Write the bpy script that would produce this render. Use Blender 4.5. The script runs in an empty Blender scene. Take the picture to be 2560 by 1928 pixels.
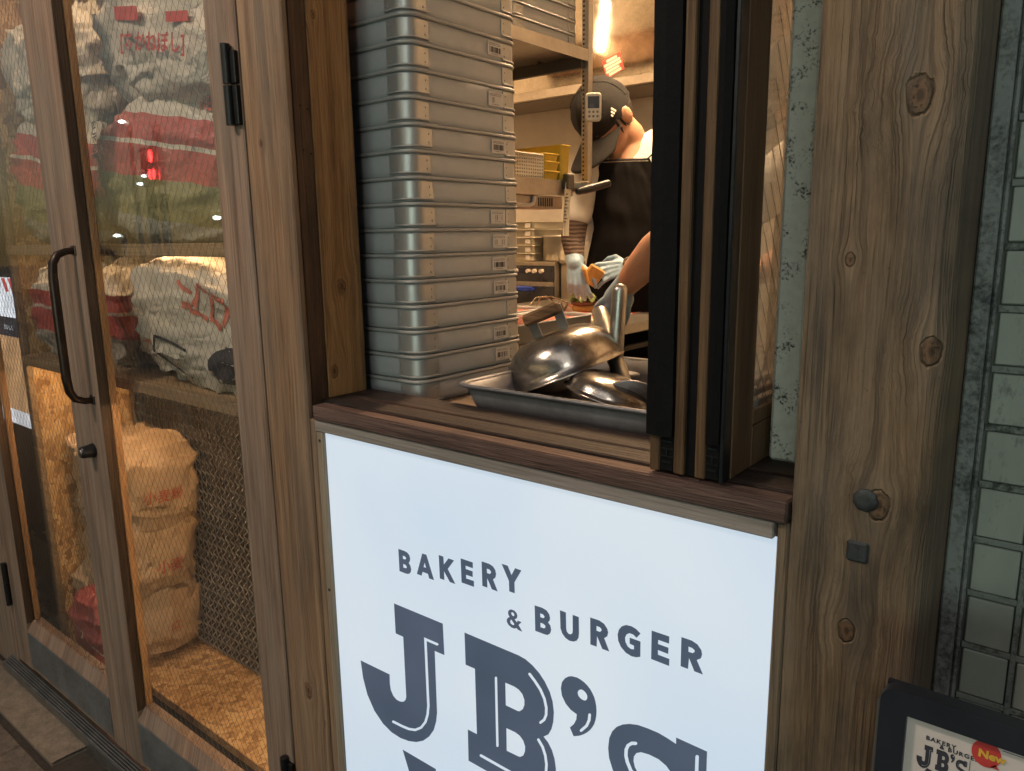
import bpy, math, random
from mathutils import Vector, Matrix, noise
from mathutils.geometry import tessellate_polygon

random.seed(7)
SC = bpy.context.scene
COL = SC.collection
R = math.radians

# ------------------------------------------------------------------ camera
cam_d = bpy.data.cameras.new('camera')
cam_d.sensor_width = 36.0
cam_d.lens = 36.0 * 1893.87 / 2560.0
cam_d.clip_start = 0.02
cam_d.clip_end = 400.0
cam = bpy.data.objects.new('camera', cam_d)
COL.objects.link(cam)
CAM = Vector((0.0, -0.8, 1.5))
_yaw, _pitch, _roll = -0.680776, -0.194016, -0.0144666
_f = Vector((math.sin(_yaw) * math.cos(_pitch), math.cos(_yaw) * math.cos(_pitch), math.sin(_pitch)))
_r0 = Vector((math.cos(_yaw), -math.sin(_yaw), 0))
_u0 = _r0.cross(_f)
_r = _r0 * math.cos(_roll) + _u0 * math.sin(_roll)
_u = _u0 * math.cos(_roll) - _r0 * math.sin(_roll)
cam.matrix_world = Matrix(((_r.x, _u.x, -_f.x, CAM.x), (_r.y, _u.y, -_f.y, CAM.y), (_r.z, _u.z, -_f.z, CAM.z), (0, 0, 0, 1)))
SC.camera = cam

# ------------------------------------------------------------------ world (night sky), moon-weak sun, exposure
W = bpy.data.worlds.new('World')
SC.world = W
W.use_nodes = True
_nt = W.node_tree
_bg = _nt.nodes['Background']
_sky = _nt.nodes.new('ShaderNodeTexSky')
_sky.sky_type = 'NISHITA'
_sky.sun_disc = False
_sky.sun_elevation = R(9.0)
_sky.sun_rotation = R(200.0)
_sky.air_density = 1.0
_sky.dust_density = 1.0
_nt.links.new(_sky.outputs[0], _bg.inputs[0])
_bg.inputs[1].default_value = 0.06

sun_d = bpy.data.lights.new('sun', 'SUN')
sun_d.energy = 0.48
sun_d.angle = R(40)
sun_d.color = (1.0, 0.92, 0.83)
sun = bpy.data.objects.new('sun', sun_d)
COL.objects.link(sun)
sun.rotation_euler = Vector((-0.25, 0.80, -0.55)).to_track_quat('-Z', 'Y').to_euler()

vs = SC.view_settings
SC.display_settings.display_device = 'sRGB'
vs.view_transform = 'Standard'
vs.look = 'None'
vs.exposure = 0.0
vs.gamma = 1.0
vs.use_curve_mapping = False
cy = SC.cycles
cy.use_denoising = True
try:
    cy.denoiser = 'OPENIMAGEDENOISE'
except Exception:
    pass
cy.max_bounces = 7
cy.diffuse_bounces = 3
cy.glossy_bounces = 4
cy.transparent_max_bounces = 16
cy.sample_clamp_indirect = 6.0
cy.caustics_reflective = False
cy.caustics_refractive = False


# ------------------------------------------------------------------ node helpers
class NT:
    def __init__(s, name):
        s.m = bpy.data.materials.new(name)
        s.m.use_nodes = True
        s.t = s.m.node_tree
        s.t.nodes.clear()
        s.out = s.n('ShaderNodeOutputMaterial')

    def n(s, typ, **kw):
        x = s.t.nodes.new(typ)
        for k, v in kw.items():
            setattr(x, k, v)
        return x

    def put(s, sock, v):
        if isinstance(v, bpy.types.NodeSocket):
            s.t.links.new(v, sock)
        elif v is not None:
            if sock.type == 'RGBA' and len(v) == 3:
                v = (*v, 1)
            sock.default_value = v

    def math(s, op, a, b=None, c=None, clamp=False):
        x = s.n('ShaderNodeMath', operation=op, use_clamp=clamp)
        s.put(x.inputs[0], a)
        if b is not None:
            s.put(x.inputs[1], b)
        if c is not None:
            s.put(x.inputs[2], c)
        return x.outputs[0]

    def mix(s, f, a, b, blend='MIX'):
        x = s.n('ShaderNodeMix', data_type='RGBA', blend_type=blend)
        s.put(x.inputs[0], f)
        s.put(x.inputs[6], a)
        s.put(x.inputs[7], b)
        return x.outputs[2]

    def noise(s, vec, scale, detail=3, rough=.55, dist=0.0):
        x = s.n('ShaderNodeTexNoise')
        s.put(x.inputs['Vector'], vec)
        x.inputs['Scale'].default_value = scale
        x.inputs['Detail'].default_value = detail
        x.inputs['Roughness'].default_value = rough
        x.inputs['Distortion'].default_value = dist
        return x.outputs[0]

    def ramp(s, f, stops, interp='LINEAR'):
        x = s.n('ShaderNodeValToRGB')
        x.color_ramp.interpolation = interp
        e = x.color_ramp.elements
        while len(e) < len(stops):
            e.new(0.5)
        for i, (p, c) in enumerate(stops):
            e[i].position = p
            e[i].color = (c, c, c, 1) if isinstance(c, (int, float)) else (*c, 1)
        s.put(x.inputs[0], f)
        return x.outputs[0]

    def pos(s):
        return s.n('ShaderNodeNewGeometry').outputs['Position']

    def obj(s):
        return s.n('ShaderNodeTexCoord').outputs['Object']

    def sep(s, v):
        x = s.n('ShaderNodeSeparateXYZ')
        s.put(x.inputs[0], v)
        return x.outputs

    def comb(s, a, b, c):
        x = s.n('ShaderNodeCombineXYZ')
        s.put(x.inputs[0], a)
        s.put(x.inputs[1], b)
        s.put(x.inputs[2], c)
        return x.outputs[0]

    def bump(s, h, strength, dist):
        x = s.n('ShaderNodeBump')
        x.inputs['Strength'].default_value = strength
        x.inputs['Distance'].default_value = dist
        s.put(x.inputs['Height'], h)
        return x.outputs[0]

    def principled(s, col, rough=.5, metal=0.0, normal=None, spec=None, emit=None, estr=0.0, sss=None, aniso=None, coat=None):
        x = s.n('ShaderNodeBsdfPrincipled')
        s.put(x.inputs['Base Color'], col)
        s.put(x.inputs['Roughness'], rough)
        s.put(x.inputs['Metallic'], metal)
        if normal is not None:
            s.put(x.inputs['Normal'], normal)
        if spec is not None:
            s.put(x.inputs['Specular IOR Level'], spec)
        if emit is not None:
            s.put(x.inputs['Emission Color'], emit)
            s.put(x.inputs['Emission Strength'], estr)
        if sss:
            x.inputs['Subsurface Weight'].default_value = sss
            x.inputs['Subsurface Radius'].default_value = (.01, .004, .002)
            x.inputs['Subsurface Scale'].default_value = 1.0
        if aniso:
            x.inputs['Anisotropic'].default_value = aniso
        if coat:
            x.inputs['Coat Weight'].default_value = coat
        s.t.links.new(x.outputs[0], s.out.inputs[0])
        return x


def hexc(h):
    """sRGB 0-255 triple -> linear"""
    return tuple(((c / 255) / 12.92 if c <= 10 else ((c / 255 + .055) / 1.055) ** 2.4) for c in h)


def plain(name, col, rough=.5, metal=0.0, var=.15, vs=18.0, bump=0.0, bs=150.0, rvar=.12, spec=None, tint=None, sss=None, coords='pos'):
    """a surface with blotches of tone, uneven gloss and fine relief"""
    t = NT(name)
    p = t.pos() if coords == 'pos' else t.obj()
    n1 = t.noise(p, vs, 4, .6)
    n2 = t.noise(p, vs * 6.3, 3, .6)
    f = t.math('MULTIPLY_ADD', n2, .4, t.math('MULTIPLY', n1, .6))
    lo = tuple(c * (1 - var * 1.6) for c in col)
    hi = tuple(min(1, c * (1 + var * 1.6)) for c in col)
    if tint:
        hi = tuple(min(1, (h + q) / 2) for h, q in zip(hi, tint))
    c = t.ramp(f, [(.25, lo), (.75, hi)])
    rr = t.math('MULTIPLY_ADD', n1, rvar * 2, rough - rvar)
    nm = t.bump(t.noise(p, bs, 4, .6), min(1, bump), .002) if bump else None
    t.principled(c, rr, metal, nm, spec, sss=sss)
    return t.m


def osb(name):
    """chipboard: overlapping strands of different tone lying every way"""
    t = NT(name)
    p = t.pos()
    xs = t.sep(p)
    col = None
    hgt = None
    for k, (sx, sy, sz) in enumerate(((26, 70, 70), (70, 26, 24), (44, 60, 30))):
        v = t.n('ShaderNodeTexVoronoi')
        v.inputs['Scale'].default_value = 1.0
        d = t.math('MULTIPLY', t.noise(p, 14 + 3 * k, 2), 2.2)
        t.put(v.inputs['Vector'], t.comb(t.math('MULTIPLY_ADD', xs[0], float(sx), d), t.math('MULTIPLY_ADD', xs[1], float(sy), d), t.math('MULTIPLY_ADD', xs[2], float(sz), d)))
        g_ = t.sep(v.outputs['Color'])[0]
        c = t.ramp(g_, [(0.0, (.24, .125, .045)), (.35, (.40, .235, .095)), (.7, (.52, .325, .145)), (1.0, (.60, .41, .20))])
        col = c if col is None else t.mix(t.ramp(t.sep(v.outputs['Color'])[1], [(.45, 0), (.5, 1)]), col, c)
        hgt = g_ if hgt is None else t.math('MAXIMUM', hgt, g_)
    t.principled(col, .55, 0, t.bump(hgt, .35, .002), .35)
    return t.m


def emitter(name, col, strength):
    t = NT(name)
    t.principled(tuple(c * .5 for c in col), .4, emit=col, estr=strength)
    return t.m


def wood(name, dark, mid, light, axis='z', face='x', freq=55.0, knots=(), rough=.62, stain=None, stain_amt=.5, gray=0.0, relief=.5, seed=0.0):
    """plank with drawn-out grain, bowed round its knots; dirt in broad stains"""
    t = NT(name)
    xs = t.sep(t.pos())
    ix = {'x': 0, 'y': 1, 'z': 2}
    along = xs[ix[axis]]
    c1 = xs[ix[face]]
    oth = [k for k in 'xyz' if k not in (axis, face)][0]
    c2 = xs[ix[oth]]
    c = t.math('MULTIPLY_ADD', c2, .83, c1)
    c = t.math('ADD', c, seed)
    e_min = None
    for (kc, ka, kr) in knots:
        dx = t.math('SUBTRACT', c1, kc)
        dz = t.math('MULTIPLY', t.math('SUBTRACT', along, ka), .62)
        wob = t.math('MULTIPLY_ADD', t.noise(t.comb(dx, dz, kr), 70, 3), .9, .55)
        e = t.math('DIVIDE', t.math('SQRT', t.math('ADD', t.math('MULTIPLY', dx, dx), t.math('MULTIPLY', dz, dz))), kr)
        e = t.math('MULTIPLY', e, wob)
        g = t.math('EXPONENT', t.math('MULTIPLY', t.math('MULTIPLY', e, e), -.16))
        c = t.math('SUBTRACT', c, t.math('MULTIPLY', t.math('MULTIPLY', dx, g), .75))
        e_min = e if e_min is None else t.math('MINIMUM', e_min, e)
    w = t.noise(t.comb(t.math('MULTIPLY', c, 5.0), t.math('MULTIPLY', along, 1.1), seed), 1.0, 2)
    c = t.math('MULTIPLY_ADD', t.math('SUBTRACT', w, .5), .02, c)
    v1 = t.comb(t.math('MULTIPLY', c, freq), t.math('MULTIPLY', along, freq * .028), seed)
    bands = t.noise(v1, 1.0, 3, .5)
    v2 = t.comb(t.math('MULTIPLY', c, freq * 9), t.math('MULTIPLY', along, freq * .22), seed)
    fib = t.noise(v2, 1.0, 4, .6)
    v3 = t.comb(t.math('MULTIPLY', c, freq * 2.4), t.math('MULTIPLY', along, freq * .035), seed + 3)
    late = t.ramp(t.noise(v3, 1.0, 1, .4), [(.44, 0), (.52, 1), (.56, .35), (.64, 0)])
    late = t.math('MULTIPLY', late, t.ramp(t.noise(t.comb(t.math('MULTIPLY', c, 26.0), t.math('MULTIPLY', along, 3.4), seed + 23), 1.0, 3, .6), [(.36, .08), (.62, 1)]))
    f = t.math('MULTIPLY_ADD', fib, .52, t.math('MULTIPLY', bands, .60))
    col = t.ramp(f, [(.34, dark), (.53, mid), (.74, light)])
    col = t.mix(t.math('MULTIPLY', late, .78), col, tuple(x * .8 for x in dark))
    crack = t.ramp(t.noise(t.comb(t.math('MULTIPLY', c, freq * 3.1), t.math('MULTIPLY', along, freq * .05), seed + 17), 1.0, 3, .6), [(.66, 0), (.72, 1)])
    col = t.mix(t.math('MULTIPLY', crack, .75), col, tuple(x * .35 for x in dark))
    if gray:
        gsum = (mid[0] + mid[1] + mid[2]) / 3
        gn = t.ramp(t.noise(t.comb(t.math('MULTIPLY', c1, 14.0), t.math('MULTIPLY', along, 2.2), seed + 9), 1.0, 3), [(.35, 0), (.7, 1)])
        col = t.mix(t.math('MULTIPLY', gn, gray), col, (gsum * 1.05, gsum * 1.03, gsum * .93))
    if stain:
        sn = t.ramp(t.noise(t.comb(t.math('MULTIPLY', c1, 11.0), t.math('MULTIPLY', along, 3.1), seed + 5), 1.0, 5, .65), [(.5, 0), (.72, 1)])
        col = t.mix(t.math('MULTIPLY', sn, stain_amt), col, stain)
    spots = t.ramp(t.noise(t.pos(), 160, 2, .5), [(.70, 0), (.78, 1)])
    col = t.mix(t.math('MULTIPLY', spots, .35), col, tuple(x * .35 for x in dark))
    h = t.math('MULTIPLY_ADD', fib, .8, t.math('MULTIPLY', bands, .9))
    h = t.math('SUBTRACT', h, t.math('MULTIPLY', late, .35))
    h = t.math('SUBTRACT', h, t.math('MULTIPLY', crack, .9))
    if e_min is not None:
        kn = t.noise(t.pos(), 210, 4, .65)
        ringn = t.math('MULTIPLY_ADD', t.math('SINE', t.math('MULTIPLY_ADD', kn, 7.0, t.math('MULTIPLY', e_min, 10.0))), .5, .5)
        kcol = t.mix(t.math('MULTIPLY', ringn, .7), tuple(x * .95 for x in dark), (mid[0] * .85, mid[1] * .74, mid[2] * .72))
        kcol = t.mix(t.ramp(kn, [(.55, 0), (.61, 1)]), kcol, tuple(x * .3 for x in dark))
        kin = t.ramp(e_min, [(.0, .95), (.55, .85), (1.0, 0)])
        halo = t.ramp(e_min, [(.85, 0), (1.05, 1), (1.35, .7), (1.9, 0)])
        col = t.mix(t.math('MULTIPLY', halo, .6), col, tuple(x * 1.1 for x in light))
        smudge = t.math('MULTIPLY', t.ramp(e_min, [(1.2, 0), (1.6, 1), (3.4, 0)]), t.ramp(t.noise(t.pos(), 38, 4, .6), [(.48, 0), (.62, 1)]))
        col = t.mix(t.math('MULTIPLY', smudge, .6), col, tuple(x * .4 for x in dark))
        col = t.mix(kin, col, kcol)
        edge = t.ramp(e_min, [(.72, 0), (.86, 1), (.98, 0)])
        col = t.mix(t.math('MULTIPLY', t.math('MULTIPLY', edge, .4), t.ramp(kn, [(.35, 0), (.6, 1)])), col, tuple(x * .4 for x in dark))
        core = t.ramp(e_min, [(.0, 1), (.2, .6), (.32, 0)])
        col = t.mix(t.math('MULTIPLY', core, .6), col, tuple(x * .3 for x in dark))
        h = t.math('SUBTRACT', h, t.math('MULTIPLY', edge, .8))
    t.principled(col, t.math('MULTIPLY_ADD', fib, .25, rough - .12), 0, t.bump(h, relief, .004), .35)
    return t.m


# ------------------------------------------------------------------ mesh builder
class G:
    def __init__(s, M=None):
        s.v, s.f, s.m, s.s = [], [], [], []
        s.M = M

    def add(s, vs, fs, mi=0, smooth=False):
        o = len(s.v)
        if s.M is not None:
            vs = [s.M @ Vector(p) for p in vs]
        s.v += [tuple(p) for p in vs]
        for f in fs:
            s.f.append([o + i for i in f])
            s.m.append(mi)
            s.s.append(smooth)
        return s

    def box(s, x0, x1, y0, y1, z0, z1, bev=0.0, mi=0, jit=0.0):
        if jit:
            j = lambda: random.uniform(-jit, jit)
        if bev <= 0:
            v = [(x, y, z) for z in (z0, z1) for y in (y0, y1) for x in (x0, x1)]
            f = [(0, 2, 3, 1), (4, 5, 7, 6), (0, 1, 5, 4), (2, 6, 7, 3), (0, 4, 6, 2), (1, 3, 7, 5)]
            return s.add(v, f, mi)
        b = min(bev, (x1 - x0) * .49, (y1 - y0) * .49, (z1 - z0) * .49)
        v, idx = [], {}
        for i, (X, sx) in enumerate(((x0, 1), (x1, -1))):
            for k, (Y, sy) in enumerate(((y0, 1), (y1, -1))):
                for l, (Z, sz) in enumerate(((z0, 1), (z1, -1))):
                    for ax in range(3):
                        p = [X + sx * b, Y + sy * b, Z + sz * b]
                        p[ax] = (X, Y, Z)[ax]
                        idx[(i, k, l, ax)] = len(v)
                        v.append(tuple(p))
        f = []
        I = idx
        f += [[I[0, 0, 0, 0], I[0, 0, 1, 0], I[0, 1, 1, 0], I[0, 1, 0, 0]], [I[1, 0, 0, 0], I[1, 1, 0, 0], I[1, 1, 1, 0], I[1, 0, 1, 0]],
              [I[0, 0, 0, 1], I[1, 0, 0, 1], I[1, 0, 1, 1], I[0, 0, 1, 1]], [I[0, 1, 0, 1], I[0, 1, 1, 1], I[1, 1, 1, 1], I[1, 1, 0, 1]],
              [I[0, 0, 0, 2], I[0, 1, 0, 2], I[1, 1, 0, 2], I[1, 0, 0, 2]], [I[0, 0, 1, 2], I[1, 0, 1, 2], I[1, 1, 1, 2], I[0, 1, 1, 2]]]
        for a in (0, 1):
            for c in (0, 1):
                f.append([I[0, a, c, 1], I[1, a, c, 1], I[1, a, c, 2], I[0, a, c, 2]])
                f.append([I[a, 0, c, 0], I[a, 1, c, 0], I[a, 1, c, 2], I[a, 0, c, 2]])
                f.append([I[a, c, 0, 0], I[a, c, 1, 0], I[a, c, 1, 1], I[a, c, 0, 1]])
                for e in (0, 1):
                    f.append([I[a, c, e, 0], I[a, c, e, 1], I[a, c, e, 2]])
        return s.add(v, f, mi)

    def obox(s, c, ax, ay, az, sx, sy, sz, bev=0.0, mi=0):
        """box of full size sx,sy,sz about c with axes ax,ay,az"""
        M = Matrix(((ax[0], ay[0], az[0], c[0]), (ax[1], ay[1], az[1], c[1]), (ax[2], ay[2], az[2], c[2]), (0, 0, 0, 1)))
        g = G().box(-sx / 2, sx / 2, -sy / 2, sy / 2, -sz / 2, sz / 2, bev, mi)
        return s.add([M @ Vector(p) for p in g.v], g.f, mi)

    def loft(s, rings, cap0=True, cap1=True, mi=0, smooth=True, closed=True):
        n = len(rings[0])
        v = [p for r in rings for p in r]
        f = []
        for i in range(len(rings) - 1):
            for j in range(n if closed else n - 1):
                k = (j + 1) % n
                f.append((i * n + j, i * n + k, (i + 1) * n + k, (i + 1) * n + j))
        s.add(v, f, mi, smooth)
        if cap0:
            s.add(rings[0], [list(range(n))[::-1]], mi, False)
        if cap1:
            s.add(rings[-1], [list(range(n))], mi, False)
        return s

    def tube(s, path, r, n=10, caps=True, mi=0, flat=1.0, up=None):
        P = [Vector(p) for p in path]
        rs = r if isinstance(r, (list, tuple)) else [r] * len(P)
        rings = []
        t = (P[1] - P[0]).normalized()
        nrm = (Vector(up) if up else (Vector((0, 0, 1)) if abs(t.z) < .9 else Vector((1, 0, 0))))
        for i, p in enumerate(P):
            a = P[max(0, i - 1)]
            b = P[min(len(P) - 1, i + 1)]
            t = (b - a).normalized()
            nrm = (nrm - t * nrm.dot(t))
            if nrm.length < 1e-6:
                nrm = Vector((1, 0, 0)) - t * t.x
            nrm.normalize()
            bn = t.cross(nrm)
            rings.append([p + (nrm * math.cos(q) * flat + bn * math.sin(q)) * rs[i] for q in (2 * math.pi * k / n for k in range(n))])
        return s.loft(rings, caps, caps, mi)

    def capsule(s, path, r, n=12, mi=0, flat=1.0, up=None):
        """limb: tube with rounded ends"""
        P = [Vector(p) for p in path]
        rs = list(r) if isinstance(r, (list, tuple)) else [r] * len(P)
        a = (P[0] - P[1]).normalized()
        b = (P[-1] - P[-2]).normalized()
        h = [(.98, .2), (.85, .55), (.55, .83), (.2, .98)]
        pre = [(P[0] + a * rs[0] * hh, rs[0] * rr) for rr, hh in reversed(h)]
        post = [(P[-1] + b * rs[-1] * hh, rs[-1] * rr) for rr, hh in h]
        return s.tube([p for p, _ in pre] + P + [p for p, _ in post], [q for _, q in pre] + rs + [q for _, q in post], n, True, mi, flat, up)

    def cyl(s, p0, p1, r0, r1=None, n=18, mi=0, caps=True, smooth=True):
        return s.tube([p0, p1], [r0, r0 if r1 is None else r1], n, caps, mi)

    def lathe(s, prof, M=None, n=32, mi=0, cap0=False, cap1=False):
        rings = [[((M @ Vector((r * math.cos(a), r * math.sin(a), h))) if M is not None else Vector((r * math.cos(a), r * math.sin(a), h))) for a in (2 * math.pi * k / n for k in range(n))] for r, h in prof]
        return s.loft(rings, cap0, cap1, mi)

    def grid(s, fn, nu, nv, mi=0, smooth=True):
        v = [fn(i / nu, j / nv) for j in range(nv + 1) for i in range(nu + 1)]
        f = [(j * (nu + 1) + i, j * (nu + 1) + i + 1, (j + 1) * (nu + 1) + i + 1, (j + 1) * (nu + 1) + i) for j in range(nv) for i in range(nu)]
        return s.add(v, f, mi, smooth)

    def poly(s, rings, fn, mi=0):
        """flat print: outline with holes; fn maps 2-D to 3-D"""
        r3 = [[Vector((a, b, 0)) for a, b in r] for r in rings]
        tris = tessellate_polygon(r3)
        pts = [p for r in r3 for p in r]
        return s.add([fn(p.x, p.y) for p in pts], [list(t) for t in tris], mi)

    def ellipsoid(s, c, rx, ry, rz, axes=None, n=20, m=12, mi=0):
        c = Vector(c)
        ax = axes or (Vector((1, 0, 0)), Vector((0, 1, 0)), Vector((0, 0, 1)))
        ax = [Vector(a).normalized() for a in ax]
        rings = []
        for j in range(m + 1):
            th = math.pi * j / m
            q = max(1e-3, math.sin(th))
            rings.append([c + ax[0] * rx * q * math.cos(a) + ax[1] * ry * q * math.sin(a) - ax[2] * rz * math.cos(th) for a in (2 * math.pi * k / n for k in range(n))])
        return s.loft(rings, True, True, mi)

    def build(s, name, mats, parent=None, kind=None, label=None, origin=None, autosmooth=False):
        me = bpy.data.meshes.new(name)
        o = Vector((0, 0, 0))
        if parent is not None:
            q = parent
            while q is not None:
                o = o + q.location
                q = q.parent
        if origin is not None:
            o2 = Vector(origin)
        else:
            o2 = o
        me.from_pydata([tuple(Vector(p) - o2) for p in s.v], [], s.f)
        me.polygons.foreach_set('material_index', s.m)
        me.polygons.foreach_set('use_smooth', s.s)
        for m in (mats if isinstance(mats, (list, tuple)) else [mats]):
            me.materials.append(m)
        me.update()
        ob = bpy.data.objects.new(name, me)
        COL.objects.link(ob)
        ob.parent = parent
        ob.location = o2 - o
        if kind:
            ob['kind'] = kind
        if label:
            ob['label'] = label
        return ob


def thing(name, label, cat, loc=(0, 0, 0), group=None):
    o = bpy.data.objects.new(name, None)
    o.empty_display_size = .05
    COL.objects.link(o)
    o.location = loc
    o['label'] = label
    o['category'] = cat
    if group:
        o['group'] = group
    return o


def tag(o, label, cat, group=None):
    o['label'] = label
    o['category'] = cat
    if group:
        o['group'] = group
    return o


def struct(o):
    o['kind'] = 'structure'
    return o


def dup(root, loc, label, rotz=0.0, group=None, scale=None):
    def cp(o, par):
        c = o.copy()
        COL.objects.link(c)
        c.parent = par
        for ch in o.children:
            cp(ch, c)
        return c
    r = cp(root, None)
    r.location = loc
    r.rotation_euler = (0, 0, rotz)
    r['label'] = label
    if scale:
        r.scale = scale
    if group:
        r['group'] = group
    return r


def text_obj(body, size, name, mat, parent, fn, offset=0.0, spacing=1.0, align='LEFT', shear=0.0):
    """flat printed lettering; fn maps text-plane x,y (metres) to world"""
    cu = bpy.data.curves.new('t', 'FONT')
    cu.body = body
    cu.size = size
    cu.offset = offset
    cu.space_character = spacing
    cu.align_x = align
    cu.shear = shear
    cu.resolution_u = 3
    to = bpy.data.objects.new('t', cu)
    COL.objects.link(to)
    dg = bpy.context.evaluated_depsgraph_get()
    me = to.evaluated_get(dg).to_mesh()
    g = G()
    g.add([fn(v.co.x, v.co.y) for v in me.vertices], [list(p.vertices) for p in me.polygons])
    to.evaluated_get(dg).to_mesh_clear()
    bpy.data.objects.remove(to)
    bpy.data.curves.remove(cu)
    return g.build(name, mat, parent)


def rrect(x0, x1, y0, y1, r, n=6):
    """rounded rectangle outline, counter-clockwise"""
    out = []
    for cx, cy_, a0 in ((x1 - r, y1 - r, 0), (x0 + r, y1 - r, 90), (x0 + r, y0 + r, 180), (x1 - r, y0 + r, 270)):
        for k in range(n + 1):
            a = R(a0 + 90 * k / n)
            out.append((cx + r * math.cos(a), cy_ + r * math.sin(a)))
    return out

# ================================================================== materials used on the facade
M_post_l = wood('timber_post_left', (.10, .050, .027), (.245, .140, .078), (.37, .232, .135), 'z', 'x', 70, knots=[(-1.178, .62, .013), (-1.165, .36, .012), (-1.20, 1.665, .006)], stain=(.10, .075, .055), stain_amt=.45, gray=.35, seed=1.3)
M_post_r = wood('timber_post_right', (.07, .040, .021), (.205, .130, .072), (.315, .218, .13), 'z', 'x', 78, knots=[(-.165, 1.621, .0125), (-.215, 1.473, .005), (-.137, 1.388, .010), (-.171, 1.228, .0115), (-.192, 1.083, .0095)], stain=(.035, .033, .028), stain_amt=.9, gray=.6, relief=.9, seed=4.1)
M_door = wood('door_timber', (.12, .070, .047), (.245, .157, .110), (.35, .243, .178), 'z', 'x', 60, stain=(.09, .065, .05), stain_amt=.5, gray=.4, seed=2.2)
M_door_side = wood('door_timber_edge', (.03, .018, .01), (.06, .035, .02), (.10, .06, .035), 'z', 'y', 60, seed=7.7)
M_door_bead = wood('glazing_bead', (.20, .10, .035), (.34, .18, .07), (.45, .26, .11), 'z', 'y', 60, seed=3.0)
M_jamb = wood('jamb_board', (.10, .045, .016), (.27, .14, .052), (.40, .23, .10), 'z', 'y', 75, knots=[(.09, 1.415, .011), (.062, 1.262, .010), (.062, 1.872, .006)], stain=(.06, .03, .015), stain_amt=.4, seed=5.2, rough=.5)
M_jamb_dark = wood('jamb_dark', (.025, .012, .006), (.075, .036, .018), (.14, .07, .035), 'z', 'y', 80, stain=(.012, .008, .006), stain_amt=.8, seed=6.1, rough=.55)
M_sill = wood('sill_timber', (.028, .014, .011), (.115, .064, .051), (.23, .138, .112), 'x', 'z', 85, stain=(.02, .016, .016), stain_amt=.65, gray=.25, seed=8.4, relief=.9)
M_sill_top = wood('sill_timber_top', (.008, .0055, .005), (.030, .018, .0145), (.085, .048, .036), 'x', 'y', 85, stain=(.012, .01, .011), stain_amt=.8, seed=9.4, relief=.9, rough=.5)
M_batten = wood('sign_batten', (.16, .115, .075), (.28, .215, .15), (.38, .30, .21), 'z', 'x', 50, seed=11.0, gray=.3)
M_top_batten = wood('sign_top_batten', (.16, .13, .115), (.27, .23, .21), (.36, .31, .29), 'x', 'z', 60, seed=12.0, gray=.5)
M_sash_wood = wood('sash_timber', (.045, .023, .010), (.115, .063, .029), (.18, .105, .05), 'z', 'x', 90, stain=(.03, .02, .012), stain_amt=.6, seed=13.0)
M_sash_side = wood('sash_side_timber', (.06, .032, .016), (.125, .07, .036), (.18, .105, .055), 'z', 'y', 90, stain=(.03, .02, .014), stain_amt=.5, seed=14.0)
M_rubber = plain('black_weatherstrip', (.005, .005, .0055), .75, spec=.12, var=.4, vs=60, bump=.6, bs=90)
M_alu_dark = plain('dark_aluminium', (.03, .035, .04), .38, .7, var=.2)
M_black_iron = plain('black_iron', (.012, .012, .013), .38, .3, var=.3, vs=50, bump=.2)
M_handle = plain('bronze_black_handle', (.035, .022, .016), .35, .6, var=.4, vs=30)
M_steel = plain('brushed_steel', (.45, .44, .42), .34, 1.0, var=.12, vs=10, bump=.06, bs=500)
M_kick = plain('kick_plate_steel', (.27, .29, .31), .5, .85, var=.25, vs=9, bump=.15, bs=60)
M_track = plain('track_aluminium', (.30, .29, .28), .42, .9, var=.25, vs=25, bump=.2)
M_bolt = plain('weathered_bolt', (.045, .05, .052), .6, .4, var=.35, vs=90, bump=.5)
M_concrete = plain('stone_step', (.22, .18, .14), .85, var=.35, vs=22, bump=.9, bs=90)
M_pave = plain('paving_brick', (.115, .095, .08), .85, var=.45, vs=40, bump=1.0, bs=120)
M_pave_joint = plain('paving_joint', (.05, .042, .035), .95, var=.4, vs=60, bump=.8)
M_asphalt = plain('asphalt', (.05, .05, .052), .9, var=.3, vs=60, bump=.8)
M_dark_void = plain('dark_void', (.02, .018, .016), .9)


def speckled(name, base, dirt, scale, lo, hi, rough=.7, bump=.4, streak=False):
    t = NT(name)
    p = t.pos()
    if streak:
        xs = t.sep(p)
        p = t.comb(xs[0], xs[1], t.math('MULTIPLY', xs[2], .45))
    big = t.noise(p, scale * .12, 3)
    fine = t.noise(p, scale, 5, .7)
    f = t.math('MULTIPLY_ADD', big, .55, t.math('MULTIPLY', fine, .6))
    k = t.ramp(f, [(lo, 0), (hi, 1)])
    b = t.mix(t.noise(p, scale * .3, 3), tuple(c * .8 for c in base), tuple(min(1, c * 1.15) for c in base))
    t.principled(t.mix(k, b, dirt), rough, 0, t.bump(f, bump, .002), .3)
    return t.m


M_white_post = speckled('mouldy_white_paint', (.66, .64, .56), (.05, .055, .045), 260, .615, .70, .6)
M_tile = speckled('green_grey_tile', (.30, .33, .29), (.09, .10, .09), 120, .64, .80, .45, streak=True)
M_tile_joint = speckled('tile_joint', (.20, .225, .205), (.05, .055, .05), 160, .57, .7, .8)
M_tile_back = plain('tile_bed', (.085, .095, .085), .95)
M_trim = speckled('mouldy_trim', (.22, .235, .225), (.05, .055, .055), 190, .52, .72, .7)


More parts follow.
